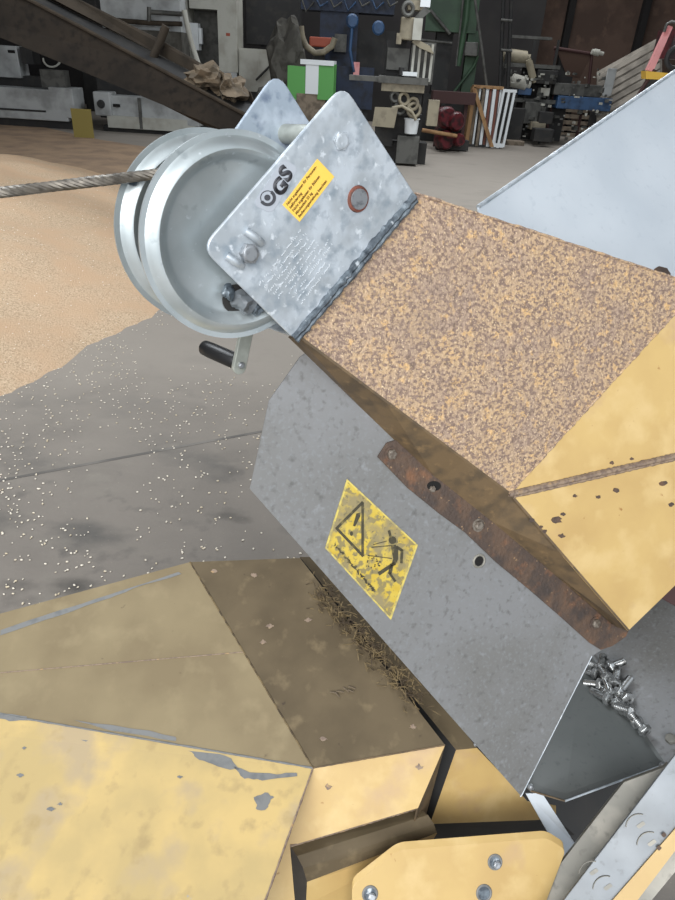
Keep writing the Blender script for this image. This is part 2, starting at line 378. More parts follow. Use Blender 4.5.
# far wall above the arm
q = [W(478, 208, 1.16), W(560, 152, 1.36), W(700, 55, 1.75), W(760, 330, 1.55), W(520, 330, 1.2)]
q = [(478, 207), (790, -8), (800, 330), (500, 330)]
PH = pl3(W(478, 207, 1.22), W(700, 54, 1.72), W(700, 330, 1.42))
mb = MB(); mb.slab([PH.hit(*p) for p in q], -PH.n*.003)
lab(obj('far_wall', mb, 'galv_sheet', hop), 'pale bluish galvanised far wall')
mb = MB(); mb.tube([PH.hit(478, 207), PH.hit(790, -8)], .0045, 8); obj('rim', mb, 'galv', hop, smooth=True)
# end wall joining far wall with inner wall
mb = MB(); mb.slab([PH.hit(500, 330), PH.hit(800, 330), PW2.hit(790, 540), H5, W(560, 600, 1.7)], cv(0, .003, .003)); obj('lower_wall', mb, 'grey_panel', hop)
mb = MB(); decal(mb, PH, [(654, 269), (659, 266), (667, 268), (671, 274), (668, 278), (655, 275)], .0005); obj('rust_spot', mb, 'rust', hop)
mb = MB(); mb.slab([W(661, 598, 1.42), W(700, 560, 1.42), W(700, 620, 1.42), W(675, 606, 1.42)], cv(0, 0, .01)); lab(obj('red_tab', mb, 'dkred', hop), 'dark red tab')
# small clamp bolt + legs
hexbolt(W(530, 786, 1.232), PG.n, .006, .006, 'bolt', hop)
hexbolt(W(661, 765, 1.262), PG.n, .008, .006, 'bolt', hop)

# warning sign
sg = MB(); decal(sg, PG, [(347, 479), (418, 545), (391, 620), (325, 548)], .0003)
sign = lab(obj('warning_sign', sg, 'sign', hop), 'worn yellow warning sticker with black triangle and falling figure')
mb = MB()
cs = [(347, 479), (418, 545), (391, 620), (325, 548)]
for i in range(4):
    a, b = cs[i], cs[(i+1) % 4]; mx, my = 371, 548
    ia = (a[0]+(mx-a[0])*.045, a[1]+(my-a[1])*.045); ib = (b[0]+(mx-b[0])*.045, b[1]+(my-b[1])*.045)
    decal(mb, PG, [a, b, ib, ia], .0007)
obj('border', mb, 'sign_edge', sign)
def c8(x, y): return (320+x/5.627, 470+y/5.625)
mb = MB()
def bar(a, b, w, o=.0009):
    dx, dy = b[0]-a[0], b[1]-a[1]; l = math.hypot(dx, dy); nx, ny = -dy/l*w/2, dx/l*w/2
    decal(mb, PG, [c8(a[0]+nx, a[1]+ny), c8(b[0]+nx, b[1]+ny), c8(b[0]-nx, b[1]-ny), c8(a[0]-nx, a[1]-ny)], o)
bar((242, 180), (90, 332), 15); bar((92, 326), (244, 486), 15); bar((240, 182), (240, 484), 14)
decal(mb, PG, [c8(*p) for p in ((205, 245), (228, 240), (226, 262), (198, 318), (186, 314))], .0009)
decal(mb, PG, [c8(*p) for p in ell(177, 358, 9, 13, 12)], .0009)
obj('warning_triangle', mb, 'sign_ink', sign)
mb = MB()
decal(mb, PG, [c8(*p) for p in ell(408, 395, 22, 22, 14)], .0009)
bar((388, 340), (398, 378), 14)
decal(mb, PG, [c8(*p) for p in ((398, 425), (425, 420), (440, 440), (440, 500), (425, 535), (400, 540), (412, 500))], .0009)
bar((430, 432), (465, 455), 16); bar((462, 448), (458, 525), 15)
bar((420, 525), (330, 585), 20); bar((405, 530), (392, 585), 20); bar((390, 578), (425, 628), 13)
bar((405, 425), (290, 435), 5); bar((405, 498), (280, 482), 5)
bar((375, 400), (300, 420), 4)
obj('falling_figure', mb, 'sign_ink', sign)
mb = MB()
random.seed(3)
for i in range(26):
    f = i/25; x = 85+f*225; y = 420+f*265
    decal(mb, PG, [c8(x+random.uniform(-9, 9)+9*math.cos(R(a))*random.uniform(.4, 1.3), y+random.uniform(-4, 4)+9*math.sin(R(a))*random.uniform(.4, 1.3)) for a in range(0, 360, 60)], .0009)
for i in range(22):
    x, y = random.uniform(260, 340), random.uniform(480, 560)
    decal(mb, PG, [c8(x+5*math.cos(R(a))*random.uniform(.4, 1.3), y+5*math.sin(R(a))*random.uniform(.4, 1.3)) for a in range(0, 360, 72)], .0009)
lab(obj('worn_lettering', mb, 'sign_ink', sign), 'worn illegible black lettering')

# ---- hand winch ----------------------------------------------------------
winch = thing('hand_winch', PA.hit(350, 265), 'galvanised hand cable winch bolted to the upper end of the arm', 'winch')
e1 = (B-A).normalized(); nw = cv(.55, .40, -.73); nw = (nw-e1*nw.dot(e1)).normalized()
PW = Pl(A.lerp(B, .5)+nw*.006, nw)
def rnd(pts, r, n=5):
    out = []
    m = len(pts)
    for i in range(m):
        p, a, b = V(pts[i]), V(pts[i-1]), V(pts[(i+1) % m])
        rr = r[i]
        if rr == 0: out.append(tuple(p)); continue
        da, db = (a-p).normalized(), (b-p).normalized()
        p0, p1 = p+da*rr, p+db*rr
        for k in range(n+1):
            f = k/n; out.append(tuple((1-f)**2*p0+2*f*(1-f)*p+f*f*p1))
    return out
fp = rnd([(344, 84), (415, 194), (292, 337), (202, 248), ], [17, 3, 3, 17])
mb = MB(); mb.slab([PW.hit(*p) for p in fp], -nw*.005)
fpl = lab(obj('side_plate', mb, 'galv', winch, bev=.0015, smooth=True), 'front side plate with stickers and stamped lettering')
# rear plate: same outline moved back
ro = -nw*.125
PWr = PW.off(-.125)
c_fp = [PWr.hit(*p) for p in rnd([(277, 70), (352, 190), (262, 325), (172, 220)], [20, 3, 3, 20])]
mb = MB(); mb.slab(c_fp, -nw*.005)
lab(obj('side_plate', mb, 'galv_blue', winch, bev=.0015, smooth=True), 'blue-grey rear side plate')
# folded spine between the plates along the weld
mb = MB(); mb.slab([PW.hit(413, 196)-nw*.006, PW.hit(294, 336)-nw*.006, PWr.hit(262, 325), PWr.hit(352, 190)], cv(.003, .003, 0)); obj('back_web', mb, 'galv', winch)
bead(PW.hit(414, 196), PW.hit(293, 338), .0052, 'weld_zinc', winch, jit=.3)
bead(PW.hit(414, 196), PW.hit(293, 338), .0038, 'weld_zinc', winch, jit=.4, off=cv(.004, .004, .004))
# drum
DC = PW.off(-.017).hit(237.5, 240)
def zof(p): return (p-CAM).dot(_F)
RD = 99.5*zof(DC)/F0
k = RD/.131
pf = [(0, -.004), (.092, -.004), (.098, -.001), (.104, .006), (.110, .0095), (.116, .008), (.121, .003), (.1245, 0), (.1315, .0005), (.1315, -.0025), (.124, -.003), (.119, -.001), (.114, .004), (.109, .005), (.104, .001), (.098, -.006), (.092, -.007), (0, -.007)]
mb = MB(); mb.lathe([(r*k, h) for r, h in pf], DC, nw, 96)
f1 = lab(obj('drum_flange', mb, 'galv_plain', winch, smooth=True), 'front drum flange with raised ring')
RC = DC-nw*.085
mb = MB(); mb.lathe([(r*k, h*1.1) for r, h in pf], RC, nw, 96)
lab(obj('drum_flange', mb, 'galv_plain', winch, smooth=True), 'rear drum flange')
mb = MB(); mb.lathe([(.05*k, -.08), (.05*k, -.006)], DC, nw, 48); obj('drum_core', mb, 'galv_plain', winch, smooth=True)
mb = MB()
for i in range(8): mb.torus(DC-nw*(.012+.0092*i), nw, .0565*k, .0052, 64, 8)
obj('wound_cable', mb, 'cable', winch, smooth=True)
# studs on the rear flange
sp = Pl(RC, nw).off(.002).hit(130, 180)
mb = MB(); mb.cyl(sp, sp+nw*.01, .0055, n=20); obj('rivet', mb, 'weld_zinc', winch, smooth=True)
# spacer tubes
sa = PWr.hit(286, 134)
mb = MB(); mb.cyl(sa, sa+nw*.119, .0125, n=28); obj('spacer_tube', mb, 'handle', winch, smooth=True)
# raised hub around shaft on the flange
mb = MB(); mb.lathe([(0, .002), (.036, .002), (.04, -.0035)], Pl(DC, nw).hit(262, 250), nw, 40); obj('hub', mb, 'galv_plain', winch, smooth=True)
sh = PW.hit(248, 253)
hexbolt(sh, nw, .0125, .008, 'bolt', winch, name='shaft_bolt')
u1 = (PW.hit(272, 262)-PW.hit(246, 228)).normalized()
for (a, b) in (((246, 231), (261, 243)), ((227, 256), (241, 266))):
    mb = MB(); p0, p1 = PW.hit(*a), PW.hit(*b)
    path = [p0.lerp(p1, i/8)+nw*(.004*math.sin(math.pi*i/8)) for i in range(9)]
    mb.tube(path, .0052, 10); obj('locking_tab', mb, 'galv', winch, smooth=True)
hexbolt(PW.hit(341, 141), nw, .0115, .003, 'galv', winch, name='rivet')
p = PW.hit(358, 199)
mb = MB(); mb.torus(p, nw, .0138, .0028, 32, 8); rg = obj('bolt_ring', mb, 'bolt_rust', winch, smooth=True)
mb = MB(); mb.lathe([(0, .004), (.0125, .004), (.0135, 0)], p, nw, 28); obj('bolt_head', mb, 'bolt', winch, smooth=True)
# hole with cable clamp
PD = Pl(DC, nw).off(-.0035)
mb = MB(); mb.slab([PD.hit(*q)+nw*.0005 for q in ell(236, 299, 14, 15, 20)], nw*.0003); obj('clamp_opening', mb, 'dark', winch)
for (x, y, s, sx) in ((226, 291, .011, .7), (241, 300, .0165, 1.), (252, 306, .011, 1.)):
    mb = MB(); mb.blob(PD.hit(x, y)+nw*.006, s*sx, s, s*.9, 3, .5, 1.6); obj('cable_clamp', mb, 'weld_zinc' if x != 241 else 'beam_web', winch, smooth=True)
# crank handle
PK = Pl(DC, nw).off(-.103)
c0, c1 = PK.hit(262, 262), PK.hit(240, 368)
ax = (c1-c0).normalized(); sd = ax.cross(nw).normalized()
mb = MB(); pts = []
w = .0105
for (o_, a0) in ((c0, 90), (c1, 270)):
    for k_ in range(9):
        a = R(a0+180*k_/8); pts.append(o_+sd*(w*math.cos(a-math.pi/2) if 0 else w*math.cos(R(180*k_/8))*(1 if a0 == 270 else -1))+ax*(w*math.sin(R(180*k_/8))*(1 if a0 == 270 else -1)))
mb.slab(pts, -nw*.008)
cr = lab(obj('crank_arm', mb, 'handle', winch, bev=.001), 'pale grey crank arm')
gp = PK.hit(241, 364)
hexbolt(PK.hit(241, 365), nw, .0055, .003, 'bolt', cr, name='grip_screw')
ga = gp-nw*.010; gd = (PK.off(-.095).hit(203, 347)-ga)
mb = MB(); L = gd.length
mb.lathe([(0, -.002), (.010, 0), (.0125, .006), (.0125, L*.75), (.0118, L*.94), (.008, L), (0, L+.001)], ga, gd, 28); obj('grip', mb, 'black', winch, smooth=True)
# GS mark sticker
S1 = PW
mb = MB(); decal(mb, S1, rnd([(253, 205), (283, 158), (299, 168), (272, 214)], [7, 7, 7, 7]), .0002)
gs = lab(obj('approval_sticker', mb, 'sticker_grey', winch), 'grey GS approval sticker')
mb = MB()
pn = S1.off(.0006)
def ring(cx, cy, r0, r1, a0, a1, n=20):
    o_ = [pn.hit(*p) for p in ell(cx, cy, r1, r1, n, a0, a1)]; i_ = [pn.hit(*p) for p in ell(cx, cy, r0, r0, n, a0, a1)]
    for k_ in range(len(o_)-1): mb.slab([o_[k_], o_[k_+1], i_[k_+1], i_[k_]], nw*.0003)
ring(267.5, 197.8, 5.2, 8.4, -60, 150); ring(267.5, 197.8, 6.6, 7.4, 150, 300)
mb.slab([pn.hit(*p) for p in ell(267.3, 197.6, 3.1, 3.1)], nw*.0003)
obj('seal_mark', mb, 'ink_grey', gs)
dx = pn.hit(290, 160)-pn.hit(270, 190); dy = pn.hit(270, 160)-pn.hit(285, 172)
mb = text_mb('G', pn.hit(280.5, 187), dx, dy, .0245, nw, .0013); join(mb, text_mb('S', pn.hit(286, 174), dx, dy, .0255, nw, .0013))
obj('lettering', mb, 'ink_grey', gs)
# yellow sticker
yc = [(317.4, 158.9), (334.4, 176.7), (299.6, 221.9), (282.6, 204.8)]
mb = MB(); decal(mb, S1, yc, .0002); ys = lab(obj('notice_sticker', mb, 'sticker_yellow', winch), 'yellow notice sticker')
dx = pn.hit(317.4, 158.9)-pn.hit(282.6, 204.8); dy = pn.hit(282.6, 204.8)-pn.hit(299.6, 221.9); wd = dx.length; hd = dy.length
dxn, dyn = dx.normalized(), dy.normalized()
o_ = pn.hit(299.6, 221.9)
mb = None
for i, s in enumerate(('Nicht zugelassen für Personen-', 'beförderung', 'Nicht zugelassen für Bühnen', 'Mindestlast 25 kg', 'Bedienungsanleitung beachten')):
    tt = text_mb(s, o_+dyn*(hd*(.86-.175*i))+dxn*(wd*.05), dxn, dyn, .0047, nw, .00012, align='LEFT')
    mb = tt if mb is None else join(mb, tt)
obj('lettering', mb, 'sticker_ink', ys)
# stamped lettering: rows of small raised strokes
mb = MB(); random.seed(5)
tx = (PW.hit(300, 235)-PW.hit(262, 285)).normalized(); ty = nw.cross(tx).normalized()
if ty.dot(_D) < 0: ty = -ty
o_ = PW.hit(259, 284)
for row in range(9):
    x = 0.004*row*0; n_ = 30 if row < 7 else 22
    for i in range(n_):
        if random.random() < .18: continue
        c = o_+tx*(i*.0029+(.001 if row % 2 else 0)+(.012 if row > 4 else 0))+ty*(row*.0080+.001)+tx*row*.0012
        a = random.choice((0, 90, 45, 90, 0, 130)); l = random.uniform(.0018, .0034)
        uu = tx*math.cos(R(a))+ty*math.sin(R(a)); vv = nw.cross(uu)
        c = c+ty*random.uniform(-.001, .001)
        mb.box(c+nw*.0002, l, .0009, .0006, uu, vv, nw)
lab(obj('stamped_lettering', mb, 'stamp', winch), 'rows of tiny raised lettering')

# ---- cable
DM = DC-nw*.042
tng = PW.off(-.05)
end = Pl(DM, nw).hit(170, 172.5)
far = W(-420, 242, zof(end)*1.0)
seg = (far-end); mb = MB(); Lc = seg.length; un = seg.normalized(); cu = un.orthogonal().normalized(); cvv = un.cross(cu)
inner = DM + (end-DM)*.0
path_end = end - un*.05
Lt = Lc+.05
for st in range(6):
    path = []
    n_ = int(Lt/.0035)
    for i in range(n_+1):
        d = Lt*i/n_; a = TAU*(d/.05+st/6)
        path.append(path_end+un*d+(cu*math.cos(a)+cvv*math.sin(a))*.0036)
    mb.tube(path, .0027, 6)
cb = obj('winch_cable', mb, 'cable', None, smooth=True)
tag(cb, 'twisted steel cable stretched left from the winch drum', 'cable')

# ================================================================== YELLOW HOUSING (lower left)
a = W(190, 562, 1.42); b = W(300, 558, 1.42); d = W(313, 768, 1.17); c = pl3(a, b, d).hit(445, 745)
hs = thing('machine_housing', V((-.1, 1.0, .55)), 'dusty yellow sheet-metal machine housing with bright front face below', 'machine housing')
dn = V((0, 0, -.003))
mb = MB(); mb.slab([a, b, c, d], dn); lab(obj('top_cover', mb, 'dusty_shaded', hs), 'grimy brown top cover with its shade in the colour')
PT = pl3(a, b, d)
m1 = a.lerp(d, .47)
# pixel-true point for (242,652) on a-d
best = min((a.lerp(d, f/200) for f in range(201)), key=lambda p: abs(((p-CAM).dot(_D)/(p-CAM).dot(_F))*F0+450-652))
l1 = W(-60, 651, 1.32); l1b = W(-60, 630, 1.34); l2 = pl3(a, best, l1).hit(-60, 678); l3 = pl3(best, d, l2).hit(-60, 704)
mb = MB(); mb.slab([a, best, l2, l1], dn); mb.slab([best, d, l3, l2], dn)
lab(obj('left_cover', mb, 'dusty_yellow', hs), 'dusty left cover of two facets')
mb = MB(); mb.slab([a, l1, l1b], dn); obj('edge_fold', mb, 'dusty_yellow', hs)
f1_ = W(262, 905, 1.10); f2_ = W(-60, 960, 1.0)
mid = l3.lerp(d, .37)
f3_ = pl3(l3+cv(0, .036, -.026), d, W(-60, 960, 1.0)).hit(244, 960)
l4 = l3+cv(0, .036, -.026)
mb = MB(); mb.slab([l3, d, l4], cv(0, .001, .003)); lab(obj('bent_edge', mb, 'yellow_pale', hs), 'narrow bent edge above the front face')
mb = MB(); mb.slab([l4, d, f3_, f2_], cv(0, .001, .003)); lab(obj('front_face', mb, 'yellow_pale', hs), 'bright scuffed yellow front face')
PFr = pl3(l4, d, f3_); PBe = pl3(l3, d, l4)
zc = (c-CAM).dot(_F); g1 = W(418, 808, zc-.01); g2 = W(290, 846, 1.15); g1 = pl3(d, c, g2).hit(418, 808)
mb = MB(); mb.slab([d, c, g1, g2], cv(0, .001, .003)); mb.slab([d, g2, pl3(d, c, g2).hit(300, 960), pl3(d, c, g2).hit(244, 960)], cv(0, .001, .003))
lab(obj('front_face', mb, 'yellow', hs), 'narrow right front face')
# hidden right side closing the housing and skirt to the ground
mb = MB(); dz = V((0, 0, -.004)); mb.slab([b+dz, c+dz, g1, V((g1.x, g1.y, .02)), V((b.x, b.y, .02))], V((-.003, 0, 0))); obj('side_wall', mb, 'brown_side', hs)
z0 = lambda p: V((p.x, p.y, .02))
mb = MB(); mb.slab([l1b, l1, l2, l3, l4, f2_, z0(f2_), z0(l1b)], V((.003, 0, 0))); obj('side_wall', mb, 'yellow_pale', hs)
mb = MB(); mb.slab([f2_, f3_, z0(f3_), z0(f2_)], V((0, .003, 0))); obj('skirt', mb, 'yellow_pale', hs)
mb = MB(); dz = V((0, 0, -.004))
mb.slab([a+dz, b+dz, z0(b), z0(a)], V((0, .003, 0))); mb.slab([l1b+dz, a+dz, z0(a), z0(l1b)], V((0, .003, 0))); obj('back_wall', mb, 'brown_side', hs)
# seams
def seam(p, q_, r, m, parent, name='seam'): return bead(p, q_, r, m, parent, n=60, jit=.2, name=name)
seam(a, d, .0017, 'straw', hs); seam(best, l2, .0012, 'weld', hs)
seam(d, f3_, .0018, 'weld', hs)
seam(d, c, .0014, 'brown_side', hs); seam(d, l3, .0018, 'chip', hs)
# grey chips
random.seed(11)
def blotch(mb, pl, pts, j=1.5):
    q = []
    n = len(pts)
    for i in range(n):
        p0, p1 = pts[i], pts[(i+1) % n]
        for k_ in range(4):
            f = k_/4; q.append((p0[0]+(p1[0]-p0[0])*f+random.uniform(-j, j), p0[1]+(p1[1]-p0[1])*f+random.uniform(-j, j)))
    decal(mb, pl, q, .0004)
def chips(lst, m, label=None):
    for pl, pts, j in lst:
        mb = MB(); blotch(mb, pl, pts, j); o = obj('paint_chip' if m == 'chip' else 'rivet_mark', mb, m, hs)
        if label: o['label'] = label
chips([(PFr, [(180, 741), (190, 741), (204, 750), (232, 759), (240, 770), (218, 767), (198, 759), (188, 750)], 1.2), (PFr, [(232, 766), (250, 772), (276, 774), (296, 772), (298, 776), (262, 780), (244, 778)], .8),
 (PFr, [(255, 796), (268, 792), (273, 798), (268, 808), (258, 811)], 1.5), (PBe, [(0, 712), (26, 716), (28, 720), (10, 721), (0, 718)], .8), (PBe, [(74, 720), (150, 731), (176, 737), (176, 741), (140, 735), (104, 729)], .6)]
 +[(PFr, [(x-s*1.4, y), (x, y-s*.7), (x+s*1.3, y), (x, y+s*.7)], .6) for (x, y, s) in ((86, 739, 4), (20, 775, 3), (51, 809, 3.5), (60, 804, 2), (180, 777, 2.5), (24, 748, 2))], 'chip', 'grey patch of bare primer')
mb = MB(); PL = pl3(a, best, l1)
blotch(mb, PL, [(178, 572), (182, 574), (140, 586), (110, 598), (60, 615), (0, 635), (0, 630), (58, 611), (108, 595)], .5)
obj('scuff_line', mb, 'chip', hs)
PR = pl3(d, c, g2)
chips([(PR, [(x-4, y), (x, y-3), (x+4, y), (x, y+3)], .8) for (x, y) in ((328, 787), (419, 767))]+[(PT, [(x-4, y), (x, y-2.5), (x+4, y), (x, y+2.5)], .8) for (x, y) in ((323, 739), (413, 727), (308, 620), (214, 571), (254, 575), (263, 642), (270, 626))], 'weld')
# rolled lip under the front face
lip = MB()
prof = [(0, 0), (.3, .18), (.55, .42), (.75, .72), (.85, 1.)]
LA = [(290, 846, 1.15), (297, 856, 1.135), (303, 868, 1.13), (307, 882, 1.135), (306, 905, 1.14), (300, 960, 1.15)]
LB = [(418, 808, 1.215), (428, 815, 1.20), (434, 824, 1.195), (437, 833, 1.195), (432, 842, 1.205), (400, 850, 1.21)]
Aw = [W(*p) for p in LA]; Bw = [W(*p) for p in LB]
for i in range(3): lip.slab([Aw[i], Bw[i], Bw[i+1], Aw[i+1]], cv(0, .001, .0025))
lo = lab(obj('rolled_lip', lip, 'dusty_shaded', hs), 'brown rolled lip')
seam(Aw[0], Bw[0], .003, 'weld', hs)
mb = MB()
for i in (3, 4): mb.slab([Aw[i], Bw[i], Bw[i+1], Aw[i+1]], cv(0, .001, .0025))
obj('lit_lip', mb, 'yellow', hs)  # lit lower part of the lip put into its brighter paint

# ---- second yellow box: top strip, front plate
bx = thing('yellow_end_box', V((.25, .95, .4)), 'narrow yellow steel box squeezed between the housing and grey panel', 'machine part')
k1 = W(300, 557, 1.50); k2 = W(330, 557, 1.50); k3 = W(477, 748, 1.235); k4 = W(456, 750, 1.245)
k5 = W(430, 824, 1.275); KP = pl3(k4, k5, W(556, 820, 1.335)); k3 = KP.hit(477, 748); k6 = KP.hit(536, 820)
mb = MB(); mb.slab([k1, k2, k3, k4], V((0, 0, -.003))); lab(obj('top_strip', mb, 'dusty_shaded', bx), 'dark brown top strip')
mb = MB(); mb.slab([k4, k3, KP.hit(528, 802), KP.hit(556, 806), KP.hit(556, 818), k6, k5], cv(0, 0, .003)); lab(obj('front_plate', mb, 'yellow', bx), 'bright yellow front plate')
mb = MB(); mb.slab([k1, k4, k5, k5+V((0, .1, -.05))], cv(.003, 0, .003)); obj('side_wall', mb, 'dark', bx)  # shadow in the gap put into the wall's dark colour
mb = MB(); mb.slab([k5, k6, KP.hit(556, 818), W(575, 835, 1.40), W(420, 852, 1.38)], cv(0, .002, .003)); obj('bottom_fold', mb, 'dark', bx)  # dark colour stands in for the shade of the gap below
hexbolt(W(475, 744, 1.225), PG.n, .004, .003, 'bolt', bx)

# ---- bracket plate with bolt holes
PB = Pl(W(450, 870, 1.14), cv(.12, -.15, -.97))
bk = thing('bracket_plate', PB.hit(450, 890), 'thick yellow steel bracket plate with bolt holes at the bottom edge', 'bracket')
bo = rnd([(352, 886), (398, 850), (547, 838), (566, 850), (545, 905), (560, 960), (352, 960)], [7, 8, 6, 6, 4, 0, 0])
mb = MB(); mb.slab([PB.hit(*p) for p in bo], cv(0, -.010, .007)); obj('plate', mb, 'yellow', bk, bev=.0012)
for (x, y, r) in ((370, 894, .012), (495, 862, .0115), (484, 893, .0125)):
    p = PB.hit(x, y)
    mb = MB(); mb.torus(p, PB.n, r, .0022, 28, 8); ho = obj('bolt_hole', mb, 'chip', bk, smooth=True)
    mb = MB(); mb.lathe([(0, .0006), (r*.95, .0006)], p, PB.n, 24); obj('opening', mb, 'weld_zinc', ho)
    if x != 484: hexbolt(p+PB.n*.0008+cv(.003, .004, 0), PB.n, r*.62, .004, 'bolt', bk)

# ---- galvanised bar
fb = MB()
fb.slab([W(526, 794, 1.24), W(542, 793, 1.24), W(576, 845, 1.26), W(562, 858, 1.255)], cv(0, .001, .006))
o = obj('flat_bar', fb, 'galv_sheet', None, bev=.0008); tag(o, 'short pale galvanised flat bar under the grey panel corner', 'metal bar')

# ---- beam
bmn = thing('frame_beam', W(520, 960, 1.1), 'galvanised steel frame beam with slotted holes and yellow stripe, lower right', 'steel beam')
n0 = cv(-.25, -.25, -.93).normalized()
PBm = Pl(W(620, 850, 1.10), n0)
side = [(664, 766), (634, 776), (622, 785), (590, 826), (543, 886), (500, 940), (480, 990), (500, 1000), (563, 900), (611, 838)]
sidez = Pl(W(600, 830, 1.16), cv(-.45, -.35, -.82))
mb = MB(); mb.slab([sidez.hit(*p) for p in [(668, 763), (664, 767), (624, 782), (612, 797), (588, 828), (543, 886), (455, 1000), (495, 1000), (563, 901), (611, 838)]], cv(.004, .002, .012))
lab(obj('rounded_side', mb, 'beam', bmn, bev=.003, smooth=True), 'dull brown-grey side')
mb = MB(); mb.slab([PBm.hit(*p) for p in [(700, 722), (668, 764), (563, 901), (500, 985), (560, 985), (614, 901), (675, 830), (700, 800)]], -n0*.006)
wb = lab(obj('web', mb, 'beam_web', bmn, bev=.001), 'pale blue-grey web')
mb = MB(); mb.slab([PBm.off(.004).hit(*p) for p in [(700, 800), (675, 829), (612, 901), (560, 985), (580, 985), (637, 901), (675, 851), (700, 820)]], -n0*.012)
lab(obj('yellow_stripe', mb, 'yellow', bmn), 'yellow painted edge')
mb = MB(); mb.slab([PBm.off(-.004).hit(*p) for p in [(700, 818), (675, 849), (634, 901), (578, 985), (600, 985), (651, 901), (675, 872), (700, 845)]], -n0*.012)
lab(obj('lower_flange', mb, 'beam', bmn), 'grey lower flange')
for (x, y) in ((641, 825), (652, 843), (594, 872), (608, 887)):
    mb = MB(); decal(mb, PBm, rnd([(x-5, y+1), (x+2, y-4), (x+5, y-1), (x-2, y+4)], [1.5]*4), .0004); obj('slot', mb, 'beam', bmn)
    mb = MB(); path = [PBm.off(.0012).hit(x-2+13*math.cos(R(t_)), y+2+13*math.sin(R(t_))) for t_ in range(180, 290, 12)]
    mb.tube(path, .0009, 6); obj('pressed_arc', mb, 'beam', bmn)
for (x, y) in ((664, 835), (659, 848)):
    mb = MB(); decal(mb, PBm.off(.0042), rnd([(x-3, y), (x, y-3), (x+3, y), (x, y+3)], [1]*4), .0004); obj('stain', mb, 'rust', bmn)

# support column under the machine (outside the picture, carries the beam)
mb = MB(); p = W(480, 1000, 1.16); mb.box(V((p.x, p.y, p.z/2)), .08, .08, p.z)
obj('post', mb, 'beam', bmn)

# dark sheet added for the black void under the hopper
mb = MB(); mb.slab([W(470, 735, 1.75), W(690, 700, 1.9), W(690, 960, 1.6), W(450, 960, 1.5)], cv(0, .01, .05)); lab(obj('void_sheet', mb, 'dark', hop), 'dark sheet filling the void underneath')
# ---- loose bolts in the trough
PS = pl3(H1, H2, H3)
val = (H2-H1).normalized()
random.seed(21)
lb = [(594, 673, 20), (601, 667, 95), (607, 679, 60), (613, 667, 150), (598, 685, 10), (605, 690, 40), (616, 683, 100), (611, 694, 70), (620, 690, 130), (607, 700, 30), (617, 701, 85), (626, 697, 45), (623, 707, 110), (630, 712, 15), (636, 722, 48), (644, 731, 50), (591, 667, 70)]
PU = PW2.off(.02)
lbw = ['topmost', 'dark']
for i, (x, y, an) in enumerate(lb):
    p = PU.hit(x, y)+PW2.n*random.uniform(-.004, .012)
    tdir = (PW2.hit(x+math.cos(R(an))*10, y+math.sin(R(an))*10)-PW2.hit(x, y)).normalized()
    tdir = (tdir+PW2.n*random.uniform(-.25, .35)).normalized()
    root = thing('loose_bolt', p, 'short blackened hex bolt in the heap of loose bolts in the hopper corner', 'bolt', 'loose bolts heaped in the hopper corner')
    if i == len(lb)-2:
        root['label'] = 'loose nut-ended bolt lying lowest, apart from the heap, nearest the beam'; del root['group']
    r = .0115
    u = tdir.orthogonal().normalized(); v = tdir.cross(u)
    mb = MB(); mb.slab([p+(u*math.cos(TAU*k_/6)+v*math.sin(TAU*k_/6))*r*1.25 for k_ in range(6)], tdir*.009)
    mb.lathe([(r*1.0, 0), (r*1.0, .0105), (0, .0108)], p, tdir, 20)
    obj('head', mb, 'loose_bolt', root, bev=.0008)
    mb = MB(); q = p-tdir*.0005; Ls = random.choice((.03, .04, .034)); pr = [(0, 0)]
    nth = 9
    for j in range(nth*2+1): pr.append((.0086 if j % 2 else .0078, Ls*j/(nth*2)))
    pr.append((0, Ls)); mb.lathe(pr, q, -tdir, 14)
    obj('shank', mb, 'loose_bolt', root, smooth=True)

# ---- straw and grain debris in the gap
random.seed(8); mb = MB()
def on_top(x, y): return PT.hit(x, y)
gap0, gap1 = V((306, 575)), V((425, 705))
for i in range(420):
    f = random.random()
    x = 318+f*100+random.gauss(0, 7); y = 590+f*110+random.gauss(0, 7)
    p = on_top(x, y)+PT.n*(.003+random.random()*.012)
    dr = (on_top(x+6, y+6)-on_top(x, y)).normalized()
    q = Quaternion(PT.n, random.uniform(-1.2, 1.2)); dr = q @ dr; dr = (dr+PT.n*random.uniform(-.3, .3)).normalized()
    l = random.uniform(.006, .022)
    mb.tube([p-dr*l/2, p+PT.n*.001, p+dr*l/2], random.uniform(.0006, .0014), 4)
tag(obj('straw_debris', mb, 'straw'), 'matted straw and chaff caught along the gap by the grey panel', 'debris', kind='stuff')
mb = MB()
for (x, y) in ((334, 693), (340, 692), (346, 690), (352, 688), (337, 695), (350, 691)):
    p = on_top(x, y)+PT.n*.002; dr = (on_top(x+8, y+random.uniform(-8, 8))-on_top(x, y)).normalized()*.007
    mb.tube([p-dr, p+PT.n*.002, p+dr], .0013, 5)
o = obj('straw_wisp', mb, 'sack'); tag(o, 'small wisp of straw lying on the grimy top cover', 'debris')

